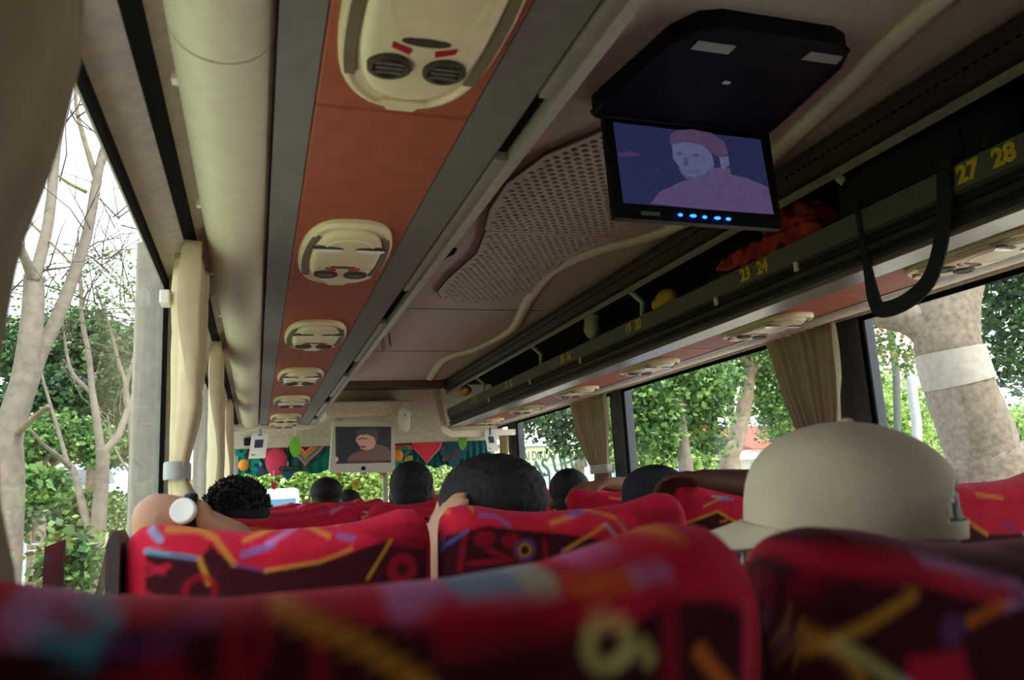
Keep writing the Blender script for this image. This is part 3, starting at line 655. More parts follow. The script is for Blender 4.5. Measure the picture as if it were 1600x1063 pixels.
fw0 = F(conv(0, 'w'), [
    ('poly', [(-400, 1075), (-60, 1020), (170, 985), (330, 985), (440, 965), (560, 975), (700, 985), (830, 960), (960, 985), (1040, 935), (1120, 935), (1180, 960), (1260, 1300), (-400, 1300)], MAR),
    ('poly', [(150, 1063), (280, 1010), (300, 1080), (200, 1100)], MID),
    ('ring', (330, 1010), MID, 62, 11, 1.2), ('ring', (430, 1040), MID, 55, 9), ('seg', [(350, 975), (380, 1060)], MID, 12),
    ('seg', [(700, 1000), (900, 960)], MID, 24), ('seg', [(1040, 940), (1050, 1063)], MID, 16),
    ('seg', [(1180, 950), (1190, 1063)], PNK, 14),
    ('seg', [(20, 945), (60, 955)], LAV, 26), ('seg', [(110, 958), (160, 985)], CYA, 14), ('seg', [(40, 985), (140, 1018)], CYA, 15), ('seg', [(0, 975), (30, 985)], LAV, 18),
    ('seg', [(70, 968), (120, 985)], MID, 9), ('seg', [(170, 1013), (260, 1010)], PUR, 13), ('seg', [(280, 985), (330, 975)], PUR, 8),
    ('seg', [(440, 960), (570, 1010), (670, 1075)], YEL, 11), ('seg', [(640, 948), (700, 918)], LAV, 24), ('seg', [(745, 922), (870, 908)], CYA, 20), ('seg', [(850, 915), (880, 912)], CRM, 13),
    ('seg', [(915, 922), (1000, 906)], ORA, 11), ('seg', [(1005, 903), (1045, 893)], LAV, 11),
    ('ring', (945, 1005), CRM, 30, 11), ('seg', [(960, 1030), (1000, 1010), (1012, 1030)], CRM, 11),
    ('seg', [(1095, 1020), (1150, 1080)], ORA, 11), ('seg', [(995, 836), (1050, 818), (1090, 836)], YEL, 10), ('seg', [(940, 875), (1000, 848)], LAV, 12)], w0)
fa0 = F(conv(0, 'a'), [
    ('seg', [(1195, 870), (1240, 850)], MID, 24), ('seg', [(1310, 852), (1420, 862), (1560, 905)], RED, 24), ('seg', [(1290, 836), (1420, 838)], MID, 10),
    ('ring', (1280, 870), MID, 26, 8, .7), ('poly', [(1420, 1000), (1500, 990), (1530, 1063), (1480, 1100), (1420, 1063)], RED),
    ('seg', [(1225, 850), (1240, 900), (1290, 985)], PUR, 9), ('seg', [(1300, 1000), (1415, 905)], YEL, 9), ('seg', [(1290, 965), (1345, 1010), (1390, 1090)], YEL, 8),
    ('seg', [(1330, 985), (1420, 1050)], CRM, 10), ('seg', [(1420, 1050), (1460, 1080)], CYA, 10), ('seg', [(1450, 850), (1585, 890), (1590, 910), (1560, 920)], LAV, 8), ('seg', [(1550, 920), (1505, 945)], ORA, 9),
    ('disc', (1480, 960), PUR, 22, 26), ('seg', [(1230, 980), (1200, 1063)], MID, 18)], w0)
fw1 = F(conv(1, 'w'), [
    ('poly', [(228, 862), (312, 874), (330, 852), (368, 884), (415, 893), (520, 874), (600, 845), (650, 838), (672, 850), (672, 1150), (215, 1150)], MAR),
    ('poly', [(560, 830), (640, 815), (668, 820), (668, 860), (600, 850)], MID),
    ('seg', [(228, 862), (305, 872)], CYA, 4.5), ('seg', [(270, 867), (312, 874)], PUR, 4), ('seg', [(312, 874), (326, 912)], YEL, 5), ('seg', [(234, 828), (250, 844)], CYA, 6),
    ('seg', [(260, 828), (310, 830), (336, 842), (366, 882)], YEL, 5), ('seg', [(366, 882), (416, 892)], PUR, 4), ('seg', [(416, 892), (500, 878), (548, 858)], YEL, 3.5),
    ('seg', [(380, 867), (425, 852)], BLU, 6), ('seg', [(418, 850), (462, 826)], LAV, 5), ('seg', [(382, 845), (430, 826)], YEL, 3.5), ('seg', [(478, 820), (514, 838)], YEL, 4.5),
    ('seg', [(530, 838), (552, 842)], BLU, 4.5), ('seg', [(520, 812), (530, 820)], YEL, 4), ('seg', [(610, 845), (575, 905)], YEL, 2.5),
    ('ring', (312, 925), MID, 19, 5), ('seg', [(228, 898), (262, 885)], RED, 6), ('seg', [(225, 880), (255, 895)], RED, 5), ('seg', [(228, 930), (255, 950)], RED, 6), ('ring', (630, 890), MID, 16, 7)], w1)
fa1 = F(conv(1, 'a'), [
    ('poly', [(672, 855), (700, 838), (760, 822), (830, 830), (880, 835), (950, 845), (1010, 835), (1070, 830), (1075, 1150), (672, 1150)], MAR),
    ('poly', [(985, 800), (1060, 795), (1070, 830), (1010, 835)], MID),
    ('disc', (757, 842), MID, 17, 12), ('disc', (797, 845), MID, 14, 12), ('seg', [(760, 858), (800, 875), (735, 882)], MID, 6), ('seg', [(728, 830), (722, 890)], MID, 6), ('ring', (820, 860), PUR, 15, 3), ('ring', (820, 860), YEL, 9, 1.2),
    ('seg', [(742, 797), (745, 785)], YEL, 4), ('disc', (706, 798), YEL, 4, 4), ('seg', [(752, 804), (780, 808), (795, 822)], BLU, 3.5),
    ('seg', [(862, 818), (900, 806)], YEL, 4), ('seg', [(895, 806), (922, 798)], BLU, 4.5), ('seg', [(925, 796), (960, 808), (975, 828)], YEL, 3.5), ('seg', [(965, 815), (985, 832)], PUR, 3.5),
    ('seg', [(880, 862), (945, 820)], YEL, 4), ('seg', [(945, 820), (965, 842)], CYA, 3), ('seg', [(880, 862), (875, 885)], PUR, 4), ('seg', [(690, 862), (730, 830)], BLU, 3), ('seg', [(850, 845), (855, 885)], MID, 5)], w1)
rng = random.Random(3)
def randfeat(seed):
    r = random.Random(seed); out = []
    out.append(('poly', [(-.19, -.10), (-.10, -.075), (-.04, -.11), (.05, -.115), (.13, -.07), (.19, -.085), (.19, -.7), (-.19, -.7)], MAR))
    out.append(('seg', [(-.19, -.10), (-.10, -.075), (-.04, -.11)], YEL, .004)); out.append(('seg', [(.05, -.115), (.13, -.07)], CYA, .0035))
    for i in range(16):
        x = r.uniform(-.18, .18); z = r.uniform(-.22, -.005); a = r.uniform(-.6, .6); L = r.uniform(.02, .06)
        out.append(('seg', [(x, z), (x+L*math.cos(a), z+L*math.sin(a))], r.choice([YEL, CYA, LAV, ORA, BLU, MID, PUR, MID]), r.uniform(.0022, .005)))
    for i in range(4): out.append(('ring', (r.uniform(-.15, .15), r.uniform(-.25, -.1)), MID, .018, .005))
    return out
BACKS = {'w0': seat_back('w0', fw0, RED), 'a0': seat_back('a0', fa0, MAR), 'w1': seat_back('w1', fw1, RED), 'a1': seat_back('a1', fa1, RED),  # bright red base paints in the light caught by the top roll
         'g0': seat_back('g0', randfeat(1), RED), 'g1': seat_back('g1', randfeat(5), RED)}
M_seatdark = mat('maroon_plush', (120, 16, 34), .9, var=.25, scale=30, bump=.3)
M_shell = mat('dark_brown_shell', (44, 26, 26), .5)
bm = box(-.2, .2, .17, .62, -.77, -.66, bev=.035, seg=3)
CUSH = bpy.data.meshes.new('seat_cushion'); bm.to_mesh(CUSH); bm.free(); CUSH.materials.append(M_seatdark); CUSH.polygons.foreach_set('use_smooth', [True]*len(CUSH.polygons))
def dm(name, bm, m):
    me = bpy.data.meshes.new(name); bm.to_mesh(me); bm.free(); me.materials.append(m); return me
LEG = dm('leg', box(-.02, .02, .25, .55, FL-SZ, -.77, bev=.006), M_black)
ARM = dm('armrest', box(-.02, .02, .12, .42, -.46, -.42, bev=.012), M_shell)
SHELL = dm('side_shell', prof([(-.212, -.45), (-.212, -.02), (-.204, -.005), (-.196, -.02), (-.196, -.45)], .0, .09), M_shell)
def seat(row, key, back, lab, shell=False):
    t = thing('coach_seat', lab, 'seat', (SEATX[key], ROWY[row], FL-(.008 if (row, key) == (0, 'a') else 0)), 'red patterned coach seats')
    def ch(name, me, dx=0, smooth=True):
        o = bpy.data.objects.new(name, me); COL.objects.link(o); o.parent = t; o.location = (dx, 0, SZ-FL)
        if smooth: me.polygons.foreach_set('use_smooth', [True]*len(me.polygons))
        return o
    ch('backrest', BACKS[back]); ch('seat_cushion', CUSH); ch('leg', LEG, -.12, False); ch('leg', LEG, .12, False)
    ch('armrest', ARM, {'w': -.195, 'a': .195, 'ra': -.195, 'rw': .195}[key], False)
    if shell: ch('side_shell', SHELL, -.006, False)
    return t
rn = ['row directly before the camera', 'second row', 'third row', 'fourth row', 'fifth row', 'sixth row', 'frontmost row']
sd_ = {'w': 'left window', 'a': 'left aisle', 'ra': 'right aisle', 'rw': 'right window'}
spec = {(0, 'w'): ('w0', 'blurred bright red patterned seat back filling the bottom left foreground'), (0, 'a'): ('a0', 'dark maroon seat back with yellow cross strokes before the capped man'),
        (1, 'w'): ('w1', 'red seat back under the arm with the white watch'), (1, 'a'): ('a1', 'red seat back behind the dark-haired passenger with glasses')}
for r_ in range(7):
    for k in ('w', 'a', 'ra', 'rw'):
        if r_ == 0 and k in ('ra', 'rw'): continue
        b, lab = spec.get((r_, k), (('g0' if (r_+len(k)) % 2 else 'g1'), 'red patterned coach seat, %s seat of the %s' % (sd_[k], rn[r_])))
        seat(r_, k, b, lab, shell=(r_ == 1 and k == 'w'))
# ================================================================== passengers
def solid(name, bm, vox, m, parent, smooth=2, rough=0, seed=0):
    me = bm.mesh()
    t = bpy.data.objects.new('tmp', me)
    r = t.modifiers.new('r', 'REMESH'); r.mode = 'VOXEL'; r.voxel_size = vox
    if smooth: s = t.modifiers.new('s', 'SMOOTH'); s.iterations = smooth; s.factor = .5
    out = evaluated_mesh(t)
    if rough:
        n = len(out.vertices); co = np.empty(n*3, np.float32); no = np.empty(n*3, np.float32)
        out.vertices.foreach_get('co', co); out.vertices.foreach_get('normal', no)
        co = co.reshape(-1, 3)+no.reshape(-1, 3)*np.random.RandomState(seed).uniform(-rough, rough, (n, 1)); out.vertices.foreach_set('co', co.ravel().astype(np.float32))
    out.name = name
    return finish(name, out, m, parent)
def hand(bm, wrist, d, n, curl=.7, s=1.0, side=1):
    """palm plus five fingers; d: finger direction, n: palm normal the fingers curl towards"""
    wrist = Vector(wrist); d = Vector(d).normalized(); n = Vector(n); n = (n-d*n.dot(d)).normalized(); c = d.cross(n)*side
    for i in range(4):
        o = (i-1.5)*.019*s
        cap(bm, wrist+c*o*.6, .014*s, wrist+d*.085*s+c*o, .0125*s)
        L = (.038, .044, .041, .032)[i]*s
        k = wrist+d*.085*s+c*o; a = k+(d*math.cos(curl*.7)+n*math.sin(curl*.7))*L
        b_ = a+(d*math.cos(curl*1.8)+n*math.sin(curl*1.8))*L*.75; e = b_+(d*math.cos(curl*2.4)+n*math.sin(curl*2.4))*L*.5
        cap(bm, k, .0105*s, a, .0095*s, 5); cap(bm, a, .0095*s, b_, .0088*s, 5); cap(bm, b_, .0088*s, e, .0075*s, 4)
    t0 = wrist+d*.03*s-c*.03*s; t1 = t0+(d*.75-c*.6+n*.3).normalized()*.04*s; t2 = t1+(d*.9-c*.1+n*.4).normalized()*.03*s
    cap(bm, wrist-c*.008*s, .015*s, t0, .0135*s, 4); cap(bm, t0, .013*s, t1, .0105*s, 5); cap(bm, t1, .0105*s, t2, .0085*s, 5)
def person(lab, H, yaw=0, pitch=0, roll=0, skin=(150, 100, 72), shirt=(70, 80, 110), hair=(20, 17, 16), hairstyle=1, arms=None, vox=.009, torso=None, pants=(50, 52, 60), vis=None, hs=1.0):
    H = Vector(H); T = Vector(torso) if torso else Vector((H.x, H.y+.04, 0))
    t = thing('person', lab, 'person', (T.x, T.y, FL), 'bus passengers')
    R_ = Matrix.Rotation(yaw, 3, 'Z') @ Matrix.Rotation(-pitch, 3, 'X') @ Matrix.Rotation(roll, 3, 'Y')
    h = lambda x, y, z: H+R_ @ Vector((x, y, z))*hs
    sr = lambda r: tuple(v*hs for v in r)
    ms = mat('skin_%d_%d_%d' % skin, skin, .55, var=.08, scale=30); mh = mat('hair_%d_%d_%d' % hair, hair, .6, var=.4, scale=120, bump=.6)
    mc = mat('shirt_%d_%d_%d' % shirt, shirt, .85, bump=.2); mp_ = mat('trousers_%d_%d_%d' % pants, pants, .9)
    zs = min(H.z-.25, -.27); sh = [Vector((T.x-.15, T.y, zs)), Vector((T.x+.15, T.y, zs))]
    if arms is None: arms = {}
    b = Acc(); c = Acc(); p = Acc()
    ell(b, h(0, -.012, .03), sr((.076, .094, .086)), R_); ell(b, h(0, .028, -.045), sr((.058, .064, .066)), R_); ell(b, h(0, .045, .0), sr((.062, .05, .06)), R_)
    cap(b, h(0, .088, .012), .008, h(0, .106, -.018), .012, 5); ell(b, h(0, .086, -.055), sr((.024, .014, .012)), R_)
    for s in (-1, 1): ell(b, h(s*.077, -.008, -.002), sr((.011, .021, .031)), R_)
    cap(b, h(0, -.02, -.05), .052, Vector((T.x, T.y-.01, zs+.01)), .062)
    for B, g in ((b, 0), (c, .013)):
        cap(B, sh[0], .06+g, sh[1], .06+g, 8)
        ell(B, (T.x, T.y, zs-.14), (.165+g, .10+g, .19+g)); ell(B, (T.x, T.y, zs-.30), (.15+g, .105+g, .17+g))
    ell(b, (T.x, T.y+.02, -.64), (.15, .11, .09)); ell(p, (T.x, T.y+.02, -.65), (.165, .125, .10))
    for s in (-1, 1):
        k0 = Vector((T.x+s*.085, T.y+.05, -.60)); k1 = Vector((T.x+s*.10, T.y+.42, -.59)); k2 = Vector((T.x+s*.10, T.y+.40, FL+.09))
        for B, g in ((b, 0), (p, .012)): cap(B, k0, .075+g, k1, .055+g); cap(B, k1, .055+g, k2, .038+g)
        cap(b, k2+Vector((0, 0, -.045)), .034, k2+Vector((0, .13, -.055)), .03)
        sp = sh[0 if s < 0 else 1]
        if s in arms: e, wv, hd, hn, cu = arms[s]
        else: e = sp+Vector((s*.06, .06, -.24)); wv = e+Vector((-s*.07, .2, -.02)); hd = (-s*.3, 1, 0); hn = (0, .2, -1); cu = .4
        e = Vector(e); wv = Vector(wv)
        cap(b, sp, .050, e, .038); cap(b, e, .038, wv, .027); cap(c, sp, .066, sp.lerp(e, .55), .058)
        hand(b, wv, hd, hn, cu, 1.0, s)
    solid('body', b, vox, ms, t)
    solid('shirt', c, .011, mc, t); solid('trousers', p, .013, mp_, t)
    if hairstyle:
        q = Acc(); ell(q, h(0, -.020, .042), sr((.082, .096, .086)), R_); ell(q, h(0, -.055, -.012), sr((.070, .055, .07)), R_)
        if hairstyle == 2: ell(q, h(0, -.03, .06), sr((.09, .10, .08)), R_); ell(q, h(0, -.07, -.03), sr((.075, .05, .085)), R_)
        hr = solid('hair', q, .007, mh, t, 1, .0022, len(lab))
        if hairstyle == 3:
            q = bmesh.new(); r = random.Random(2)
            for i in range(520):
                u = Vector((r.gauss(0, 1), r.gauss(0, 1)-.3, abs(r.gauss(0, 1))+.1)).normalized(); base = Vector((u.x*.080, u.y*.094-.02, u.z*.084+.042))
                d = (u+Vector((r.uniform(-.6, .6), r.uniform(-.6, .6), r.uniform(-.1, .5)))).normalized(); tip = base+d*r.uniform(.006, .012)
                tube([h(*base), h(*base.lerp(tip, .6)), h(*tip)], [.0045, .003, .0006], 4, q)
            obj('tuft', q, mh, hr, True, kind='stuff')
    for s in (-1, 1):
        obj('eye', ell(bmesh.new(), h(s*.030, .083, .008), sr((.012, .010, .008)), R_, 2), M_white, t, True)
        e = bmesh.new(); tube([h(s*.016, .094, .027), h(s*.044, .086, .027)], .0035, 5, e); obj('eyebrow', e, mh, t, True)
    obj('mouth', ell(bmesh.new(), h(0, .097, -.055), sr((.021, .006, .005)), R_, 2), mat('lips', (130, 70, 66), .5), t, True)
    return t, h, R_
def baseball_cap(t, h, m, R_, opening=True, rx=.093, ry=.110, rz=.104, brim=True, z0=.030, seamed=True):
    nt_, nr = 120, 32; bm = bmesh.new(); G = []
    for j in range(nr+1):
        u = j/nr; row = []
        for i in range(nt_):
            a = 2*PI*i/nt_; rr = 1-u**2.6*.0
            q = u; r = (1-q**3.4)**.60 if q < 1 else 0; zz = rz*(1-(1-q)**1.25) if False else rz*q
            back = 1+.0*math.cos(a)
            row.append(bm.verts.new(h(rx*r*math.cos(a), -.005+ry*r*math.sin(a), z0-.012+zz)))
        G.append(row)
    for j in range(nr):
        for i in range(nt_):
            a = 2*PI*(i+.5)/nt_-1.5*PI
            a = (a+PI) % (2*PI)-PI
            u = (j+.5)/nr
            if opening and u > .16 and (a/.5)**2+((u-.16)/.36)**2 < 1: continue
            try: bm.faces.new((G[j][i], G[j][(i+1) % nt_], G[j+1][(i+1) % nt_], G[j+1][i]))
            except ValueError: pass
    bmesh.ops.remove_doubles(bm, verts=bm.verts[:], dist=1e-5)
    co = obj('cap', bm, m, t, True); md = co.modifiers.new('thick', 'SOLIDIFY'); md.thickness = .0025; md.offset = 1
    if brim:
        bm = bmesh.new(); rows = []
        for j in range(9):
            v = j/8; row = []
            for i in range(25):
                a = PI/2+(i/24-.5)*2*1.12; e = math.cos((i/24-.5)*PI)**.55
                L = .078*v*e
                x = rx*math.cos(a); y = -.005+ry*math.sin(a)
                row.append(bm.verts.new(h(x*(1+.12*v*e), y+L, z0-.010-.034*v*e-.9*(x*x)/.1*.18*v)))
            rows.append(row)
        for j in range(8):
            for i in range(24): bm.faces.new((rows[j][i], rows[j][i+1], rows[j+1][i+1], rows[j+1][i]))
        br = obj('brim', bm, m, co, True); md = br.modifiers.new('thick', 'SOLIDIFY'); md.thickness = .005; md.offset = 0
    if seamed:
        for k in range(6):
            a = PI/6+k*PI/3
            if opening and abs(((a-1.5*PI+PI) % (2*PI))-PI) < .5: continue
            pts = [h(1.004*rx*(1-(j/14)**3.4)**.60*math.cos(a), -.005+1.004*ry*(1-(j/14)**3.4)**.60*math.sin(a), z0-.012+rz*j/14*1.006+.001) for j in range(14)]
            obj('seam', tube(pts, .0016, 5), m, co, True)
        obj('top_button', ell(bmesh.new(), h(0, -.005, z0-.012+rz+.003), (.006, .006, .0025), R_, 2), m, co, True)
    return co
def glasses(t, h, m):
    bm = bmesh.new()
    for s in (-1, 1):
        tube([h(s*.064, .075, .012), h(s*.080, .02, .014), h(s*.083, -.03, .008), h(s*.082, -.045, -.012)], .0035, 6, bm)
        pts = [h(s*.034+.027*math.cos(a), .106-.25*abs(s*.034+.027*math.cos(a))*.3, .004+.019*math.sin(a)) for a in [2*PI*k/14 for k in range(15)]]
        tube(pts, .0025, 5, bm, False)
    tube([h(-.008, .110, .008), h(.008, .110, .008)], .0025, 5, bm)
    return obj('glasses', bm, m, t, True)
# capped man
t, h, R_ = person('passenger in a beige baseball cap facing left in the foreground', (.566, .672, -.080), yaw=.72, pitch=-.10, roll=0, skin=(186, 128, 92), shirt=(70, 66, 74), hair=(34, 28, 26), torso=(.50, .70, 0), hs=.90)
baseball_cap(t, h, mat('beige_cotton', (196, 182, 158), .85, var=.07, scale=22, bump=.25), R_, rz=.118, z0=.034, rx=.101, ry=.113)
glasses(t, lambda x, y, z: h(x, y*.97, z-.022), mat('pale_frame', (190, 190, 196), .4))
# second row window: arm over the seat back, with watch
el = atY(247, 810, 1.285); wv = atY(304, 806, 1.285); hn_ = atY(345, 822, 1.30)
t, h, R_ = person('passenger with a white wristwatch resting an arm on the seat top', (.05, 1.43, -.21), yaw=-.2, skin=(176, 130, 102), shirt=(150, 60, 60), torso=(.045, 1.47, 0), arms={-1: (el, wv, hn_-wv, (0, .3, -1), .35), 1: ((.19, 1.52, -.56), (.12, 1.70, -.53), (-.3, 1, 0), (0, .2, -1), .4)}, vox=.008)
ax = (wv-el).normalized(); wc = el.lerp(wv, .90)
wt_ = Matrix.Translation(wc) @ ax.to_track_quat('Z', 'Y').to_matrix().to_4x4()
bm = rings(bmesh.new(), superell(.0315, .0315, 24, 2), [(1, 1, -.009), (1.06, 1.06, -.007), (1.06, 1.06, .007), (1, 1, .009)]); bm.transform(wt_)
ws = obj('watch_strap', bm, M_blk, t, True)
fc = wc+Vector((-.25, -1, .25)).normalized()*.034; fz = Vector((-.25, -1, .25)).normalized()
bm = rings(bmesh.new(), superell(.0185, .0185, 24, 2), [(1, 1, -.004), (1, 1, .004), (.9, .9, .006), (.8, .8, .0055)]); bm.transform(Matrix.Translation(fc) @ fz.to_track_quat('Z', 'Y').to_matrix().to_4x4())
obj('watch_face', bm, M_white, ws, True)
# third row window
person('passenger with short spiky black hair by the left window', (-.045, 2.14, -.066), yaw=-.1, skin=(140, 96, 72), shirt=(40, 70, 170), hairstyle=3, torso=(.055, 2.2, 0))
# fourth row aisle
person('passenger with a round close-cropped head left of the aisle', (.555, 2.95, -.012), yaw=-.25, skin=(120, 82, 62), shirt=(60, 60, 66), hair=(24, 23, 24))
# second row aisle: big head with glasses, forearm showing between the seats
el = atY(684, 1040, 1.262); wv = atY(680, 925, 1.268)
t, h, R_ = person('dark-haired passenger wearing glasses with head leaning left', (.378, 1.385, -.078), yaw=.9, roll=.10, skin=(208, 160, 130), shirt=(150, 110, 90), hairstyle=2, hair=(24, 24, 28), arms={-1: (el, wv, (.16, .25, 1), (1, .4, 0), .35)}, vox=.008)
glasses(t, lambda x, y, z: h(x*1.14, y, z), mat('silver_frame', (186, 188, 200), .3))
# right side
person('passenger with dark hair beside the tied right curtain', (1.185, 2.955, -.068), yaw=-.1, skin=(120, 84, 64), shirt=(70, 76, 90), hair=(26, 28, 36))
t, h, R_ = person('passenger wearing a dark navy cap by the right aisle', (1.165, 2.20, -.085), yaw=.2, skin=(110, 74, 56), shirt=(150, 158, 166))
baseball_cap(t, h, mat('navy_cotton', (44, 46, 60), .9, var=.1), R_, opening=False, rz=.108, seamed=False)
el = atY(1188, 758, 1.60); wv = atY(1098, 748, 1.885)
person('passenger stretching a dark arm onto the right seat top', (1.40, 1.47, -.12), yaw=.1, skin=(96, 62, 48), shirt=(60, 60, 70), arms={-1: (el, wv, atY(1052, 752, 1.965)-wv, (-.35, -.35, -1), .75)}, vox=.0065)
el = atY(985, 760, 2.83); wv = atY(945, 756, 2.79)
person('passenger resting a bare forearm on the far right seat', (1.72, 3.0, -.20), yaw=.1, skin=(150, 104, 80), shirt=(90, 60, 60), arms={-1: (el, wv, (-1, .1, -.1), (0, .3, -1), .4)}, vox=.009)
person('distant passenger with bushy black hair left of the front television', (.38, 4.66, -.028), skin=(130, 92, 70), shirt=(60, 60, 60), hairstyle=2)
person('distant passenger whose hair just shows above the seats', (.594, 5.45, -.085), skin=(130, 92, 70), shirt=(80, 70, 60))
# ================================================================== decorations along the windscreen top
def felt(n, rgb): return mat('felt_'+n, rgb, .9, var=.15, scale=60, bump=.3)
YG = 6.52
vz = thing('fringe_valance', 'teal ruffled fabric valance across the windscreen top', 'valance', (.9, YG, .42))
def ruffle(x0, x1, zt, zb, Y, n, amp):
    V = []; NS = n*8
    for j in range(5):
        for i in range(NS+1):
            u = i/NS; V.append((x0+(x1-x0)*u, Y+amp*math.sin(2*PI*n*u)*(.4+.6*j/4), zt+(zb-zt)*j/4+(.012*math.sin(u*n*2.3) if j == 4 else 0)))
    return V, [(j*(NS+1)+i, j*(NS+1)+i+1, (j+1)*(NS+1)+i+1, (j+1)*(NS+1)+i) for j in range(4) for i in range(NS)]
for (a, b, c_) in ((372, 620, (18, 120, 112)), (600, 768, (20, 96, 104))):
    p0 = atY(a, 696, YG); p1 = atY(b, 742, YG)
    V, Fc = ruffle(p0.x, p1.x, .44, .20, YG, 16, .012)
    me = bpy.data.meshes.new('ruffle'); me.from_pydata(V, [], Fc); o = finish('ruffle', me, felt('teal%d' % a, c_), vz); o.modifiers.new('t', 'SOLIDIFY').thickness = .004
def heart_px(cx, top, bot, wd):
    out = []
    for k in range(28):
        t_ = 2*PI*k/28; x = 16*math.sin(t_)**3; y = 13*math.cos(t_)-5*math.cos(2*t_)-2*math.cos(3*t_)-math.cos(4*t_)
        out.append((cx+x/16*wd, top+(12-y)/29*(bot-top)))
    return out
def orn(name, lab, px, Y, m, th=.012, grp='windscreen ornaments'):
    return tag(obj(name, plate([atY(x, y, Y) for x, y in px], (0, th, 0)), m), lab, 'ornament', grp)
def layer(par, px, Y, m, name='layer'): return obj(name, plate([atY(x, y, Y) for x, y in px], (0, .006, 0)), m, par)
# rainbow heart
hb = thing('felt_heart', 'large rainbow-striped felt heart left of the front television', 'ornament', atY(475, 705, YG-.03), 'windscreen ornaments')
for i, (k, c_) in enumerate(((1, (150, 40, 60)), (.9, (220, 200, 210)), (.84, (90, 150, 140)), (.68, (225, 140, 50)), (.48, (235, 170, 160)), (.38, (140, 24, 36)))):
    px = [(477+(x-477)*k, 690+(y-690)*k) for x, y in heart_px(477, 672, 734, 35)]
    layer(hb, px, YG-.03-.004*i, felt('rb%d' % i, c_), 'stripe')
def lobes(par, cx, cy, r, n, Y, m, nm='petal'):
    for k in range(n):
        a = 2*PI*k/n; layer(par, [(cx+r*.6*math.cos(a)+r*.55*math.cos(q), cy+r*.6*math.sin(a)+r*.55*math.sin(q)) for q in [2*PI*j/10 for j in range(10)]], Y-.001*k, m, nm)
pk = thing('felt_strawberry', 'large pink padded felt fruit on the windscreen top left', 'ornament', atY(440, 718, YG-.03), 'windscreen ornaments')
o = obj('padding', ell(bmesh.new(), atY(432, 722, YG-.04), (.085, .03, .11)), felt('pink', (222, 70, 100)), pk, True)
layer(pk, heart_px(425, 690, 740, 20), YG-.02, felt('pink2', (190, 60, 90)), 'backing')
ph = thing('felt_heart', 'coral red felt heart right of the front television', 'ornament', atY(665, 710, YG-.03), 'windscreen ornaments')
layer(ph, heart_px(667, 676, 728, 24), YG-.03, felt('white', (220, 170, 180)), 'edging'); layer(ph, heart_px(667, 677, 726, 22), YG-.036, felt('coral', (226, 66, 84)), 'face')
th_ = thing('felt_heart', 'dark teal felt heart with red dots at the right', 'ornament', atY(705, 715, YG-.03), 'windscreen ornaments')
layer(th_, heart_px(708, 680, 735, 26), YG-.028, felt('dteal', (44, 92, 104)), 'face')
for (x, y) in ((714, 706), (693, 700), (694, 718), (708, 716)): layer(th_, [(x+3*math.cos(a), y+3*math.sin(a)) for a in [2*PI*j/8 for j in range(8)]], YG-.034, felt('dots', (176, 40, 60)), 'dot')
orn('felt_bunting', 'orange-red felt strip right of the front television', [(617, 696), (650, 696), (646, 703), (630, 702), (618, 704)], YG-.03, felt('orange', (222, 84, 40)))
fr = thing('felt_orange', 'orange felt fruit at the far left of the windscreen', 'ornament', atY(381, 727, YG-.05), 'windscreen ornaments')
obj('fruit', ell(bmesh.new(), atY(381, 727, YG-.05), (.042, .03, .045)), felt('orange2', (232, 150, 50)), fr, True); layer(fr, [(384, 722), (390, 715), (388, 724)], YG-.07, felt('leafg', (80, 150, 70)), 'leaf')
fr = thing('felt_orange', 'orange felt fruit beside the television on its right', 'ornament', atY(622, 712, YG-.05), 'windscreen ornaments')
obj('fruit', ell(bmesh.new(), atY(622, 712, YG-.05), (.042, .03, .05)), felt('orange2', (232, 150, 50)), fr, True); layer(fr, [(622, 704), (628, 699), (627, 706)], YG-.08, felt('leafg', (80, 150, 70)), 'leaf')
for i, (x, y, r, c_, lab) in enumerate(((376, 705, 9, (10, 140, 120), 'teal felt flower at the upper left of the windscreen'), (400, 727, 10, (20, 150, 130), 'bright teal felt flower under the left name card'), (632, 706, 8, (50, 130, 130), 'grey-teal felt flower right of the television'), (625, 725, 8, (20, 160, 120), 'green-teal felt flower above the cropped head'))):
    f_ = thing('felt_flower', lab, 'ornament', atY(x, y, YG-.04), 'windscreen ornaments'); lobes(f_, x, y, r, 5, YG-.04, felt('fl%d' % i, c_)); layer(f_, [(x+r*.3*math.cos(a), y+r*.3*math.sin(a)) for a in [2*PI*j/8 for j in range(8)]], YG-.05, felt('flc', (30, 60, 80)), 'centre')
orn('felt_patch', 'maroon felt patch behind the left name card', [(383, 698), (404, 697), (410, 715), (396, 721), (386, 716)], YG-.025, felt('maroon', (110, 30, 60)))
orn('felt_patch', 'mustard felt patch above the cropped head', [(632, 712), (645, 712), (645, 727), (632, 727)], YG-.03, felt('mustard', (190, 160, 50)))
for (x, y, hw, hh, Yl, lab) in ((461, 698, 9, 17, 6.30, 'green paper leaf hanging left of the front television'), (723, 689, 7, 15, 6.30, 'green paper leaf hanging right of the front television')):
    lf = thing('paper_leaf', lab, 'ornament', atY(x, y, Yl), 'hanging paper leaves')
    layer(lf, [(x+hw*math.sin(a)*abs(math.sin(a/1))**.3, y-hh*math.cos(a)) for a in [2*PI*k/20 for k in range(20)]], Yl, mat('leaf_green', (120, 200, 60), .6, var=.15), 'blade')
    obj('string', tube([atY(x, y-hh, Yl), atY(x, y-hh-10, Yl)], .003, 5), M_white, lf)
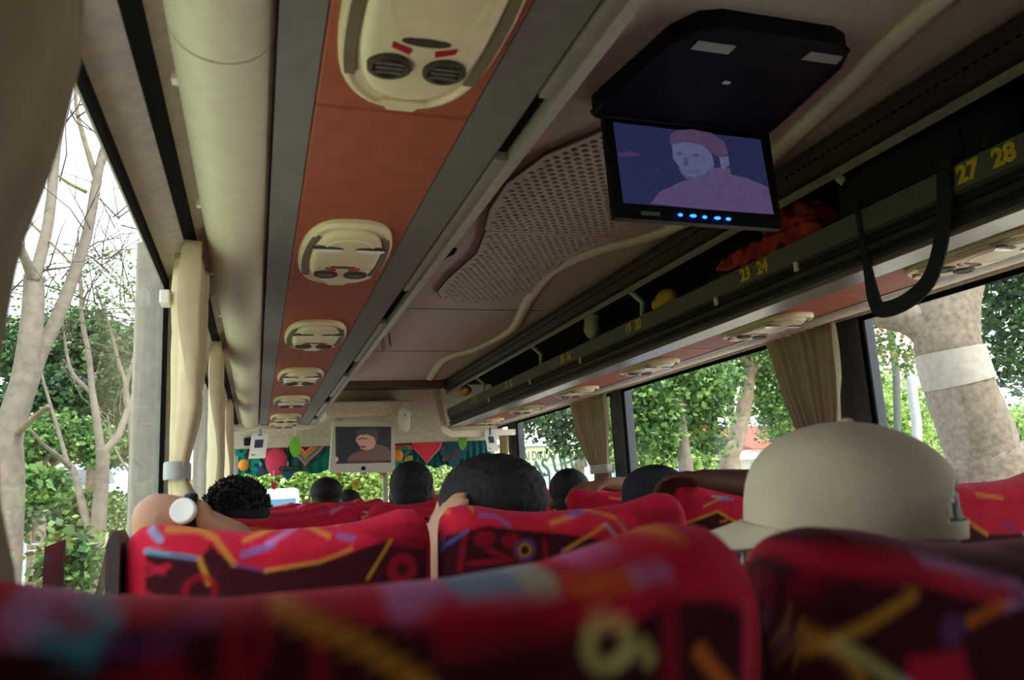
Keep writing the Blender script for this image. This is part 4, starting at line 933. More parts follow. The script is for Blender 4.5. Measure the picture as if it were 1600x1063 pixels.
for (x, y, r, kind_, c_, lab) in ((428, 759, 5, 'o', (170, 36, 60), 'red oval pendant hanging left in the windscreen'), (450, 744, 8, 'h', (40, 84, 116), 'dark blue heart pendant under the pink felt fruit'), (556, 756, 7, 'f', (196, 176, 70), 'yellow round flower pendant right below the television'), (407, 735, 6, 'o', (60, 70, 120), 'small blue oval pendant below the teal flower'), (600, 741, 4, 'o', (200, 90, 70), 'small reddish pendant under the television'), (530, 741, 4, 'o', (220, 110, 50), 'small orange pendant under the left of the television')):
    pd = thing('pendant', lab, 'ornament', atY(x, y, YG-.06), 'hanging windscreen pendants')
    px = heart_px(x, y-r, y+r*1.1, r) if kind_ == 'h' else [(x+r*(.8 if kind_ == 'o' else 1)*math.cos(a)*(1+(.08*math.cos(8*a) if kind_ == 'f' else 0)), y+r*1.3*math.sin(a) if kind_ == 'o' else y+r*math.sin(a)*(1+(.08*math.cos(8*a)))) for a in [2*PI*k/32 for k in range(32)]]
    layer(pd, px, YG-.06, felt('pd%d' % x, c_), 'charm')
    if kind_ == 'f':
        layer(pd, [(x+r*.55*math.cos(a), y+r*.55*math.sin(a)) for a in [2*PI*k/16 for k in range(16)]], YG-.064, felt('pdc', (150, 130, 40)), 'centre')
    obj('string', tube([atY(x, y-r, YG-.06), atY(x, min(y-r-2, 722), YG-.06)], .003, 5), M_white, pd)
dm_ = thing('rear_view_mirror', 'dark oblong rear-view mirror at the windscreen', 'mirror', atY(451, 732, 6.6)); p = atY(451, 732, 6.35)
obj('housing', box(p.x-.07, p.x+.09, 6.33, 6.37, p.z-.018, p.z+.016, bev=.01), M_blk, dm_); obj('stem', tube([(p.x+.01, 6.36, p.z), (p.x+.01, 6.45, .42)], .008, 6), M_blk, dm_); obj('reflector', box(p.x-.06, p.x+.08, 6.327, 6.33, p.z-.012, p.z+.011), mat('mirror', (170, 220, 215), .05, metal=1), dm_)
p = atX(362, 720, -.06); m_ = thing('door_mirror', 'white mirror casing at the left front pillar', 'mirror', p)
p = atY(361, 728, 6.6); bm = rings(bmesh.new(), superell(.05, .16, 20, 3), [(1, 1, -.02), (1.05, 1.02, 0), (.9, .9, .03)]); bm.transform(Matrix.Translation(p) @ Matrix.Rotation(PI/2, 4, 'X')); obj('casing', bm, M_white, m_, True)
# ================================================================== things on the right luggage rack
def blob_thing(name, lab, cat, prims, m, vox=.008, rough=.002, extra=None):
    t = thing(name, lab, cat, prims[0][0]); b = Acc()
    for c_, r_, rot in prims: ell(b, c_, r_, Matrix.Rotation(rot, 3, 'Z'))
    solid('body', b, vox, m, t, 1, rough, 1); return t
cloth = mat('rust_red_cloth', (166, 52, 42), .9, var=.3, scale=18, bump=.5)
t = thing('red_jacket', 'rust red cloth bundle draped over the rack edge', 'jacket', (1.42, 1.85, .62)); b = Acc()
rc = random.Random(11)
for i in range(34):
    u = i/33; q_ = atX(1132+u*140, 416-u*62+rc.uniform(-5, 5), 1.43+rc.uniform(0, .03))
    ell(b, q_, (rc.uniform(.018, .03), rc.uniform(.02, .05), rc.uniform(.006, .016)), Matrix.Rotation(rc.uniform(-1.2, 1.2), 3, 'X') @ Matrix.Rotation(rc.uniform(-1, 1), 3, 'Y'))
solid('folds', b, .006, cloth, t, 1, .0015, 4)
b = Acc()
for i in range(26):
    q_ = atX(rc.uniform(1215, 1285), rc.uniform(332, 356), 1.52)+Vector((rc.uniform(-.06, .06), 0, rc.uniform(-.01, .01)))
    ell(b, q_, (rc.uniform(.03, .06), rc.uniform(.03, .07), rc.uniform(.012, .028)), Matrix.Rotation(rc.uniform(-1, 1), 3, 'X') @ Matrix.Rotation(rc.uniform(-1, 1), 3, 'Y'))
solid('bundle', b, .007, cloth, t, 1, .0015, 4)
bgx = thing('black_bag', 'black travel bag on the rack with a long hanging strap', 'bag', (1.6, 1.35, .56))
b = bmesh.new(); bx(b, 1.435, 1.80, 1.08, 1.60, .558, .76, bev=.06, seg=4); obj('body', b, mat('black_nylon', (16, 17, 20), .8, bump=.3), bgx, True)
obj('pocket', box(1.425, 1.45, 1.18, 1.5, .63, .73, bev=.012), mat('black_nylon', (16, 17, 20), .8), bgx)
sp = [atX(x, y, 1.398) for x, y in ((1478, 268), (1476, 330), (1468, 390), (1450, 440), (1415, 472), (1378, 484), (1366, 468), (1356, 420), (1345, 365), (1340, 335))]
sp = [Vector((1.44, sp[0].y, .645)), Vector((1.402, sp[0].y, .635))]+sp[1:]+[Vector((1.40, sp[-1].y, .635)), Vector((1.45, sp[-1].y+.01, .65))]
pts = smooth_path(sp, 6); bm = bmesh.new(); rows = []
for i, p in enumerate(pts):
    u = i/(len(pts)-1); wd = .019 if u < .6 else .019-.013*min(1, (u-.6)/.15)
    tn = Vector(pts[min(i+1, len(pts)-1)])-Vector(pts[max(i-1, 0)]); tn.normalize(); sd2 = tn.cross(Vector((1, 0, 0)))
    sd2 = sd2.normalized() if sd2.length > .1 else Vector((0, 1, 0)); p = Vector(p)
    rows.append([bm.verts.new(p+sd2*wd+Vector((-.002, 0, 0))), bm.verts.new(p-sd2*wd+Vector((-.002, 0, 0))), bm.verts.new(p-sd2*wd+Vector((.002, 0, 0))), bm.verts.new(p+sd2*wd+Vector((.002, 0, 0)))])
for a_, b_ in zip(rows[:-1], rows[1:]):
    for k in range(4): bm.faces.new((a_[k], a_[(k+1) % 4], b_[(k+1) % 4], b_[k]))
obj('shoulder_strap', bm, mat('black_webbing', (20, 22, 27), .75), bgx)
blob_thing('snack_bag', 'yellow snack bag lying on the rack beside a dark bag', 'bag', [(atX(1042, 468, 1.47), (.04, .055, .04), 0), (atX(1036, 475, 1.46), (.035, .05, .03), .4)], mat('yellow_foil', (196, 160, 60), .5, var=.25, scale=30))
blob_thing('duffel_bag', 'dark duffel bag behind the yellow snack bag', 'bag', [((1.66, 2.25, .65), (.15, .28, .09), 0), ((1.60, 2.15, .64), (.12, .2, .08), 0)], mat('dark_canvas', (40, 42, 46), .9), .012)
blob_thing('orange_pack', 'orange-brown paper pack at the far end of the rack', 'bag', [(atX(727, 611, 1.46), (.04, .1, .035), 0), (atX(724, 604, 1.46), (.025, .07, .04), 0)], mat('orange_paper', (206, 150, 84), .7, var=.25, scale=25))
q_ = atX(924, 513, 1.44)
blob_thing('rolled_cloth', 'pale grey-green rolled cloth standing in the middle of the rack', 'cloth', [(q_, (.03, .05, .05), 0), (q_+Vector((.01, .01, .045)), (.03, .06, .03), 0)], mat('pale_cloth', (170, 166, 140), .9))
# ================================================================== outdoors
GZ = -2.3
M_grass = mat('grass_ground', (122, 138, 86), .95, var=.3, scale=1.2, bump=.5, bscale=30)
M_road = mat('asphalt', (158, 155, 150), .95, var=.12, scale=3)
g = struct('ground_left', box(-80, -3.2, -30, 120, GZ-.2, GZ), M_grass, label='green roadside grass left of the bus'); struct('bounce_strip_left', box(-3.2, -1.0, -30, 120, GZ-.2, GZ-.01), mat('pale_bounce', (196, 190, 180), .95, var=.1, scale=2), label='pale strip added between bus and grass to bounce light'); g = struct('road', box(-1.0, 5.2, -30, 140, GZ-.21, GZ-.02), M_road, label='grey road under and ahead of the bus')  # pale strip added to bounce daylight upward and cut the green spill
struct('ground_right', box(5.2, 90, -30, 120, GZ-.2, GZ), mat('verge', (196, 188, 168), .95, var=.25, scale=1.5), label='pale verge right of the road')
def leaves(name, parent, centers, n, size, m, spread, flat_=1.0, seed=0, droop=0):
    r = np.random.RandomState(seed); C = np.array([tuple(c[:3]) for c in centers], float); S = np.array([c[3] for c in centers], float)
    wgt = S**2; idx = r.choice(len(C), n, p=wgt/wgt.sum())
    d = r.normal(size=(n, 3)); d /= np.linalg.norm(d, axis=1)[:, None]; rad = S[idx]*r.uniform(.15, 1, n)**.5
    P = C[idx]+d*rad[:, None]*np.array([1, 1, flat_])
    # small twigs: leaves sit in sprays
    P += r.normal(scale=spread, size=(n, 3))
    a = r.normal(size=(n, 3)); a[:, 2] = a[:, 2]*.5-droop; a /= np.linalg.norm(a, axis=1)[:, None]
    b = np.cross(a, r.normal(size=(n, 3))); b /= np.linalg.norm(b, axis=1)[:, None]
    L = size*r.uniform(.6, 1.3, (n, 1)); W = L*.36
    V = np.stack([P, P+a*L*.5+b*W, P+a*L, P+a*L*.5-b*W], 1).reshape(-1, 3).astype(np.float32)
    me = bpy.data.meshes.new(name); me.vertices.add(4*n); me.vertices.foreach_set('co', V.ravel())
    me.loops.add(4*n); me.loops.foreach_set('vertex_index', np.arange(4*n)); me.polygons.add(n); me.polygons.foreach_set('loop_start', np.arange(n)*4); me.update()
    return finish(name, me, m, parent, False, 'stuff')
def pxpath(pts, Y, dy=0.0):
    n = len(pts); return [atY(p[0], p[1], Y+dy*i/max(1, n-1)+(p[2] if len(p) > 2 else 0)) for i, p in enumerate(pts)]
def limb(name, pts, r0, r1, m, parent, seg=8):
    ps = smooth_path(pts, 5); n = len(ps); r = random.Random(len(ps)+int(r0*1e4))
    ps = [Vector(p)+Vector((r.uniform(-1, 1), r.uniform(-1, 1), 0))*r0*.02 for p in ps]
    return obj(name, tube(ps, [r0+(r1-r0)*(i/(n-1))**.8 for i in range(n)], seg), m, parent, True)
M_bark = mat('pale_bark', (120, 109, 98), .9, var=.2, scale=14, bump=.6, bscale=60)
M_bark2 = mat('brown_bark', (128, 110, 92), .9, var=.3, scale=10, bump=.6, bscale=50)
M_barkd = mat('dark_twig', (74, 62, 54), .9, var=.3)
LG = leafmat('leaves_mid_green', [(38, 66, 34), (66, 104, 48), (104, 146, 70), (150, 180, 100)])
LGd = leafmat('leaves_dark_green', [(24, 46, 30), (40, 72, 40), (66, 100, 56), (96, 132, 80)])
LGl = leafmat('leaves_light_green', [(96, 136, 60), (140, 176, 84), (176, 200, 112), (200, 214, 140)])
LGo = leafmat('leaves_with_orange', [(54, 84, 40), (90, 124, 60), (110, 140, 70), (130, 150, 80), (190, 120, 70)])
def twigs(par, ends, n, L, seed, m=M_barkd, r0=.008):
    r = random.Random(seed); bm = bmesh.new()
    for e in ends:
        for i in range(n):
            p = Vector(e)+Vector((r.uniform(-.1, .1), r.uniform(-.2, .2), r.uniform(-.2, .1))); d = Vector((r.uniform(-1, 1), r.uniform(-1, 1), r.uniform(-.1, 1.2))).normalized(); pts = [p]
            for k in range(4): d = (d+Vector((r.uniform(-.5, .5), r.uniform(-.5, .5), r.uniform(-.35, .35)))).normalized(); pts.append(pts[-1]+d*L/4*r.uniform(.6, 1.3))
            tube(pts, [r0, r0*.8, r0*.6, r0*.45, r0*.3], 4, bm)
            if r.random() < .7:
                q = pts[2]; d2 = (d+Vector((r.uniform(-1, 1), r.uniform(-1, 1), r.uniform(-.5, .5)))).normalized(); tube([q, q+d2*L*.25, q+d2*L*.45+Vector((0, 0, -.05))], [r0*.5, r0*.35, r0*.2], 4, bm)
    return obj('twigs', bm, m, par, True, kind='stuff')
# ---- left bare trees
tA = thing('bare_tree', 'pale bare tree trunk at the far left edge of the left window', 'tree', (atY(15, 850, 7.2).x, 7.2, GZ), 'bare roadside trees')
base = Vector((atY(10, 800, 7.2).x, 7.2, GZ))
limb('trunk', [base]+pxpath([(12, 800), (14, 680), (40, 580), (52, 480), (52, 430)], 7.2, .1), 0.1302, 0.0744, M_bark, tA, 12)
limb('branch', pxpath([(52, 440), (66, 390), (78, 330), (88, 230), (100, 160), (116, 100), (130, 20)], 7.25, .5), 0.0527, 0.0310, M_bark, tA)
limb('branch', pxpath([(50, 435), (35, 395), (15, 365), (-30, 340)], 7.25, -.5), 0.0434, 0.0248, M_bark, tA)
limb('branch', pxpath([(18, 690), (60, 560), (88, 500), (112, 440), (135, 370), (150, 290), (160, 240), (172, 210)], 7.3, .6), 0.0744, 0.0310, M_bark, tA)
limb('branch', pxpath([(152, 285), (138, 240), (124, 190), (118, 150), (122, 95)], 7.8, .4), 0.0310, 0.0124, M_bark2, tA)
limb('branch', pxpath([(152, 275), (168, 240), (186, 200), (180, 150)], 7.8, .4), 0.0248, 0.0124, M_bark, tA)
limb('branch', pxpath([(135, 300), (105, 285), (80, 265), (60, 250)], 7.7, -.4), 0.0186, 0.0074, mat('mossy_bark', (120, 122, 72), .9, var=.3), tA)
limb('branch', pxpath([(30, 330), (60, 360), (85, 385), (110, 410)], 7.5, -.3), 0.0136, 0.0093, M_bark2, tA)
limb('branch', pxpath([(25, 680), (45, 660), (75, 635)], 7.2, -.4), 0.0310, 0.0186, M_bark2, tA)
twigs(tA, pxpath([(120, 160), (165, 220), (90, 250), (130, 380), (60, 440), (30, 440)], 7.6), 5, .9, 3)
tB = thing('bare_tree', 'forked pale bare tree in the middle of the left window', 'tree', (atY(150, 900, 9.).x, 9., GZ), 'bare roadside trees')
base = Vector((atY(148, 900, 9).x, 9, GZ))
limb('trunk', [base]+pxpath([(148, 930), (150, 870), (152, 840), (156, 790), (160, 740), (160, 700)], 9.), 0.0930, 0.0620, M_bark, tB, 12)
limb('branch', pxpath([(148, 850), (134, 810), (124, 770), (114, 735), (104, 722)], 9., .3), 0.0434, 0.0310, M_bark, tB)
limb('branch', pxpath([(108, 730), (90, 712), (68, 695), (48, 672)], 9.2, -.4), 0.0279, 0.0136, M_bark, tB)
limb('branch', pxpath([(106, 726), (96, 690), (84, 650), (72, 610), (64, 580)], 9.2, .4), 0.0248, 0.0124, M_bark, tB)
limb('branch', pxpath([(158, 708), (150, 650), (144, 610), (138, 550), (128, 500), (126, 440), (120, 380)], 9., .6), 0.0465, 0.0155, M_bark, tB)
limb('branch', pxpath([(142, 612), (128, 600), (112, 580), (104, 550), (98, 500)], 9.2, .3), 0.0279, 0.0124, M_bark, tB)
limb('branch', pxpath([(162, 706), (185, 680), (198, 645), (214, 610), (236, 580), (255, 550)], 9., .7), 0.0465, 0.0186, M_bark, tB)
limb('branch', pxpath([(200, 640), (196, 600), (184, 560), (174, 520), (160, 480), (150, 450)], 9.3, .5), 0.0279, 0.0112, M_bark, tB)
limb('branch', pxpath([(212, 612), (222, 560), (216, 500), (204, 440)], 9.3, .6), 0.0217, 0.0074, M_bark, tB)
twigs(tB, pxpath([(128, 480), (150, 470), (200, 460), (215, 480), (105, 520), (230, 560), (170, 400), (190, 340), (100, 440)], 9.4), 6, 1.2, 5)
leaves('sparse_leaves', tB, [tuple(p)+(.7,) for p in pxpath([(200, 470), (120, 480), (220, 430), (60, 480), (160, 440)], 9.8)], 1100, .05, LG, .1, .5, 9)
tC = thing('bare_tree', 'thin leaning bare tree behind the left window edge', 'tree', (atY(205, 900, 12.).x, 12., GZ), 'bare roadside trees')
base = Vector((atY(205, 900, 12).x, 12, GZ))
limb('trunk', [base]+pxpath([(206, 900), (204, 800), (206, 720), (204, 660), (196, 610), (214, 540), (212, 480)], 12.), 0.0620, 0.0248, M_bark, tC)
limb('branch', pxpath([(204, 690), (220, 665), (240, 640), (252, 600)], 12.), 0.0310, 0.0124, M_bark, tC); limb('branch', pxpath([(205, 740), (190, 720), (176, 690), (168, 650)], 12.), 0.0248, 0.0093, M_bark, tC)
twigs(tC, pxpath([(212, 500), (240, 610), (180, 660), (225, 540)], 12.), 6, 1.2, 8, M_bark)
# ---- left leafy background
def leafy(name, lab, trunk, tr, crowns, n, size, lm, seed, grp, bm_=M_bark2, spread=.08, droop=.2):
    t = thing(name, lab, 'tree' if 'tree' in name or 'palm' in name else 'bush', (trunk[0][0], trunk[0][1], GZ), grp)
    limb('trunk', trunk, tr, tr*.5, bm_, t, 10)
    top = Vector(trunk[-1])
    for i, c in enumerate(crowns[:7]):
        q = Vector(c[:3]); limb('bough', [Vector(trunk[-2]).lerp(top, .5), top.lerp(q, .5)+Vector((0, 0, .15)), q], tr*.45, tr*.12, bm_, t, 6)
    leaves('foliage', t, crowns, n, size, lm, spread, .75, seed, droop); return t
def cr(px, Y, s): return [tuple(atY(x, y, Y+dy))+(s*k,) for x, y, dy, k in px]
def tr(px, Y): 
    p = [atY(x, y, Y) for x, y in px]; return [Vector((p[0].x, Y, GZ))]+p
L_ = 'leafy trees left of the road'
leafy('leafy_tree', 'large dark leafy tree behind the bare trunks on the left', tr([(150, 700), (140, 600)], 24), .3, cr([(60, 560, 0, 1), (130, 530, 1, 1.1), (190, 560, 0, 1), (230, 600, -1, .9), (90, 620, -1, 1), (160, 630, 0, 1), (40, 640, 0, .9), (210, 650, 1, .8), (20, 540, 2, 1), (250, 540, 2, 1)], 24, 1.15), 26000, .17, LGd, 11, L_)
leafy('leafy_tree', 'mid green rounded tree low behind the left trees', tr([(60, 780), (60, 700)], 17), .2, cr([(30, 690, 0, 1), (80, 680, 1, 1), (130, 690, 0, .9), (180, 700, 1, .8), (10, 730, 0, .8), (230, 700, 1, .8)], 17, .62), 12000, .11, LG, 12, L_)
leafy('garden_bush', 'yellow-green spiky bush at the lower left', tr([(55, 830), (50, 790)], 14), .06, cr([(40, 775, 0, 1), (70, 770, 0, .9), (20, 800, 0, .8)], 14, .42), 3500, .13, LG, 13, 'roadside bushes', droop=-.6)
leafy('garden_bush', 'clipped green hedge bush left of the forked tree', tr([(130, 850), (120, 820)], 18), .06, cr([(90, 800, 0, 1), (130, 805, 0, 1), (60, 815, 0, .8), (180, 800, 0, .9), (110, 820, 0, .9)], 18, .55), 7000, .10, LG, 14, 'roadside bushes')
leafy('garden_bush', 'bright large-leaved plant behind the black frame at lower left', tr([(110, 930), (105, 890)], 6.5), .03, cr([(95, 860, 0, 1), (120, 850, 0, 1), (80, 890, 0, .8), (130, 890, 0, .9), (105, 910, 0, 1), (150, 880, 0.3, .7)], 6.5, .13), 900, .07, LG, 15, 'roadside bushes', droop=.5)
b_ = thing('low_house', 'brown-walled low house with grey roof beyond the left trees', 'house', (-4, 40, GZ))
x0 = atY(215, 780, 40).x; x1 = atY(300, 780, 40).x
zw = atY(240, 772, 40).z; zr = atY(240, 750, 40).z
obj('wall', box(x0, x1, 40, 44, GZ, zw), mat('clay_wall', (150, 118, 96), .9), b_); obj('roof', profx([(39.3, zw-.05), (42, zr), (44.6, zw-.05)], x0-.4, x1+.4), mat('roof_brown', (122, 96, 82), .9), b_)
obj('window', box(x0+.6, x0+1.5, 39.97, 40.0, zw-1.6, zw-.6), M_blk, b_)
b_ = thing('low_shed', 'small white shed behind the left bushes', 'shed', (-8, 26, GZ)); p = atY(95, 770, 26)
obj('wall', box(p.x-.9, p.x+.9, 26, 28, GZ, p.z+.25), M_white, b_); obj('roof', profx([(25.8, p.z+.25), (27, p.z+.7), (28.2, p.z+.25)], p.x-1.1, p.x+1.1), M_tie, b_)
f_ = thing('metal_railing', 'thin pale railing across the left grass', 'railing', (atY(60, 850, 11).x, 11, GZ))
for zz in (852, 862): obj('rail', tube([atY(-60, zz, 11), atY(260, zz-2, 11)], .015, 6), M_tie, f_, True)
for xx in (-20, 40, 100, 180, 240): q = atY(xx, 850, 11); obj('post', tube([(q.x, 11, GZ), (q.x, 11, q.z+.03)], .02, 6), M_tie, f_, True)
a_ = thing('a_frame_stand', 'black A-shaped frame standing at the lower left window', 'stand', (atY(178, 900, 4.2).x, 4.2, GZ))
p = atY(177, 828, 4.2); q0 = atY(150, 945, 4.2); q1 = atY(208, 945, 4.2); 
for q in (q0, q1): d = (q-p)/max(1e-6, p.z-q.z); ft = p+d*(p.z-GZ); obj('leg', plate([p+Vector((-.013, 0, 0)), p+Vector((.013, 0, 0)), ft+Vector((.016, 0, 0)), ft+Vector((-.016, 0, 0))], (0, .04, 0)), M_black, a_)
m0 = p.lerp(q0, .62); m1 = p.lerp(q1, .62); obj('crossbar', box(m0.x, m1.x, 4.2, 4.23, m0.z-.02, m0.z+.02), M_black, a_)
p = atY(84, 845, 4.6); s_ = thing('black_post', 'short black slanted post beside the A-shaped frame', 'post', (p.x, 4.6, GZ))
obj('shaft', plate([(p.x-.045, 4.6, GZ), (p.x+.045, 4.6, GZ), (p.x+.045, 4.6, p.z), (p.x-.04, 4.6, p.z-.03)], (0, .05, 0)), M_black, s_); obj('foot', box(p.x-.1, p.x+.1, 4.55, 4.75, GZ, GZ+.04), M_black, s_)
# ---- right: thick trunk near the bus
T1 = thing('roadside_tree', 'thick pale trunk forking outside the near right window', 'tree', (atY(1545, 760, 4.2).x, 4.2, GZ), 'trees right of the road')
b0 = atY(1560, 800, 4.2); base = Vector((b0.x+.05, 4.25, GZ))
tp = [base]+pxpath([(1550, 760), (1535, 700), (1512, 640), (1492, 580), (1480, 530), (1482, 480), (1492, 430), (1500, 370), (1510, 280)], 4.2)
M_pt = mat('blotched_bark', (122, 109, 94), .9, var=.28, scale=26, bump=.5, bscale=90)
limb('trunk', tp, .27, .18, M_pt, T1, 16)
limb('branch', pxpath([(1476, 545), (1450, 515), (1420, 498), (1380, 490), (1330, 470), (1270, 420)], 4.2, .4), .16, .08, M_pt, T1, 12)
ps = [Vector(p) for p in smooth_path(tp, 5)]
zz0 = atY(1490, 600, 4.2).z; zz1 = atY(1488, 548, 4.2).z
bp_ = [p for p in ps if zz0-.05 < p.z < zz1+.05]
bp_ = [ps[0].lerp(ps[0], 0)] if len(bp_) < 2 else bp_
def trunk_at(z):
    for a, b in zip(ps[:-1], ps[1:]):
        if a.z <= z <= b.z: return a.lerp(b, (z-a.z)/(b.z-a.z))
def trunk_r(z): 
    n = len(ps)
    for i in range(n-1):
        if ps[i].z <= z <= ps[i+1].z: return .27+(.18-.27)*(i/(n-1))**.8
    return .25
zz = [zz0+(zz1-zz0)*k/4 for k in range(5)]
obj('pale_trunk_band', tube([trunk_at(z) for z in zz], [trunk_r(z)+.008 for z in zz], 16, None, False), mat('pale_band', (160, 152, 140), .9, var=.12, scale=20), T1, True)  # band a little paler than the bark around it
p = atY(1558, 672, 4.2); rr = trunk_r(p.z)
c0 = trunk_at(p.z); dirn = Vector((.15, -1, 0)).normalized()
obj('orange_patch', ell(bmesh.new(), atY(1560, 668, c0.y-.10), (.085, .06, .115)), mat('orange_paint', (214, 122, 64), .9, var=.2), T1, True)
leaves('foliage', T1, cr([(1560, 450, .6, 1), (1590, 520, .8, 1), (1530, 490, 1.2, .7), (1580, 400, .3, 1), (1600, 590, 1.2, .7), (1560, 560, 1.4, .6), (1640, 480, .2, 1.2)], 5.2, .40), 5200, .07, LGd, .05, .8, 21, .3)
leaves('foliage', T1, cr([(1350, 500, 0, 1), (1390, 530, 0, 1), (1330, 540, .5, .8), (1370, 480, 0, 1), (1420, 560, 0, .6), (1385, 575, .5, .5)], 6.0, .28), 1300, .06, LGo, .05, .8, 22, .3)
for nm, lab, px, Y, rad, m_ in (('yellow_pole', 'thin yellow-green pole leaning beside the thick trunk', [(1497, 800), (1488, 720), (1478, 660), (1470, 620)], 5.2, .022, mat('bamboo', (170, 160, 84), .7)), ('grey_post', 'slim grey post left of the thick trunk', [(1436, 800), (1432, 660), (1424, 600), (1420, 560)], 9, .07, mat('concrete', (176, 180, 180), .8)), ('grey_post', 'dark slender post above the beige cap', [(1402, 800), (1402, 650), (1400, 580), (1392, 520)], 8, .045, mat('dark_post', (92, 96, 92), .8))):
    q = atY(px[0][0], px[0][1], Y); o = thing(nm, lab, 'pole', (q.x, Y, GZ)); pp = [Vector((q.x, Y, GZ))]+[atY(x, y, Y) for x, y in px]
    obj('shaft', tube(pp, [rad]*len(pp), 8), m_, o, True); obj('cap', ell(bmesh.new(), pp[-1], (rad*1.3, rad*1.3, rad*.7), None, 2), m_, o, True)
R_g = 'trees right of the road'
leafy('roadside_tree', 'slender brown tree left of the near right curtain', tr([(1140, 740), (1150, 690), (1162, 640), (1170, 590), (1178, 560)], 10), .17, cr([(1200, 560, 0, .6), (1215, 640, .5, .8), (1200, 600, .5, .8), (1230, 610, 0, .8), (1170, 540, 0, .8), (1110, 560, 0, .6), (1225, 670, 1, .7)], 10, .62), 6500, .08, LG, 31, R_g)
leafy('roadside_tree', 'broad green tree filling the middle right window', tr([(1075, 760), (1068, 700), (1062, 650), (1058, 630)], 8.5), .11, cr([(1000, 620, 0, 1), (1040, 600, .5, 1), (1085, 590, 0, 1), (1010, 660, 0, 1), (1060, 650, .5, 1), (1100, 640, .5, .9), (985, 680, .5, .8), (1040, 690, 1, .7), (1110, 690, 1, .6), (975, 640, .5, .8), (1120, 600, .5, .8)], 8.5, .46), 11000, .085, LG, 32, R_g, M_bark, .06, .35)
leafy('roadside_tree', 'sparse tree against white sky in the far right window', tr([(905, 740), (915, 700), (920, 650)], 13), .12, cr([(880, 650, 0, 1), (850, 660, 0, .9), (830, 655, 0, .7), (895, 690, 0, .8), (870, 690, 0, .5), (810, 650, 1, .7), (925, 650, 0, 1), (800, 690, 1, .4)], 13, .5), 2600, .10, LGd, 33, R_g)
leafy('garden_bush', 'large round light green bush above the beige cap', tr([(1350, 700), (1345, 660)], 17), .15, cr([(1320, 630, 0, 1), (1370, 620, 0, 1), (1420, 640, 0, 1), (1350, 670, 0, 1), (1450, 670, 1, .9), (1300, 670, 0, .9), (1400, 690, 0, 1), (1480, 700, 1, .8)], 17, 1.0), 15000, .12, LGl, 34, 'roadside bushes')
leafy('garden_bush', 'bright yellow-green conical bush above the cap', tr([(1388, 720), (1388, 670)], 12), .08, cr([(1388, 630, 0, .45), (1386, 655, 0, .7), (1392, 680, 0, .9), (1386, 705, 0, 1)], 12, .42), 2600, .13, LGl, 35, 'roadside bushes')
leafy('garden_bush', 'green bush right of the thick trunk', tr([(1590, 730), (1590, 700)], 11), .08, cr([(1585, 680, 0, 1), (1620, 670, 0, 1), (1570, 710, 0, .8)], 11, .6), 4000, .13, LGl, 36, 'roadside bushes')
leafy('garden_bush', 'pale bush in front of the red roofs', tr([(1000, 770), (1000, 740)], 14), .06, cr([(985, 715, 0, 1), (1030, 720, 0, 1), (1080, 725, 0, .9), (1110, 722, 0, .8)], 14, .5), 3500, .12, LGl, 37, 'roadside bushes')
pm = thing('palm_tree', 'drooping palm fronds between the right-hand trees', 'tree', (atY(1130, 740, 19).x, 19, GZ), R_g)
top = atY(1135, 575, 19); limb('trunk', [Vector((top.x, 19, GZ)), top.lerp(Vector((top.x, 19, GZ)), .4), top], .12, .09, M_bark2, pm)
for k in range(9):
    a = 2*PI*k/9; dx = Vector((math.cos(a), math.sin(a)*.8, 0)); bm = bmesh.new()
    rp = [top+dx*(1.6*u)+Vector((0, 0, .8*u-2.6*u*u)) for u in [j/8 for j in range(9)]]
    tube(rp, .02, 4, bm)
    for j in range(1, 9):
        for s in (-1, 1):
            for e in (0, .5):
                q = rp[j-1].lerp(rp[j], 1-e*.5); sdv = Vector((-dx.y, dx.x, 0))*s; tpp = q+sdv*.22+dx*.15+Vector((0, 0, -.45))
                f0 = bm.verts.new(q); f1 = bm.verts.new(q.lerp(tpp, .5)+dx*.03); f2 = bm.verts.new(tpp); f3 = bm.verts.new(q.lerp(tpp, .5)-dx*.03); bm.faces.new((f0, f1, f2, f3))
    obj('frond', bm, leafmat('frond_%d' % k, [(120, 150, 90), (150, 176, 110)]), pm)
# ---- right: buildings and sign
bd = thing('red_roof_building', 'white low building with red roof edge beyond the right trees', 'building', (atY(1240, 720, 20).x, 20, GZ))
a0 = atY(1185, 702, 20); a1 = atY(1420, 698, 20)
obj('wall', box(a0.x, a1.x, 20.5, 26, GZ, a0.z-.25), mat('white_wall', (200, 196, 188), .9), bd); obj('white_fascia', box(a0.x-.3, a1.x+.4, 20.0, 26.5, a0.z-.28, a0.z), M_white, bd)
obj('roof', profx([(19.9, a0.z), (23, a0.z+.9), (26.6, a0.z), (19.9, a0.z+.02)], a0.x-.3, a1.x+.4), mat('red_roof', (196, 76, 62), .8), bd)
for i in range(4): obj('window', box(a0.x+.8+i*1.6, a0.x+1.7+i*1.6, 20.46, 20.5, GZ+.9, a0.z-.6), M_blk, bd)
bd = thing('red_roof_house', 'small house with reddish roof behind the broad green tree', 'house', (atY(1040, 720, 26).x, 26, GZ))
a0 = atY(965, 704, 26); a1 = atY(1130, 704, 26); obj('wall', box(a0.x, a1.x, 26.5, 30, GZ, a0.z), mat('white_wall', (200, 196, 188), .9), bd); obj('roof', profx([(26, a0.z), (28, a0.z+.7), (30.4, a0.z)], a0.x-.3, a1.x+.3), mat('red_roof2', (190, 104, 84), .8), bd)
obj('door', box(a0.x+1.2, a0.x+2.0, 26.46, 26.5, GZ, GZ+1.9), M_brown, bd)
a0 = atY(958, 738, 12); a1 = atY(1065, 736, 12); bl = thing('blue_fence', 'blue sheet fence behind the navy-capped passenger', 'fence', (a0.x, 12, GZ))
n_ = 6
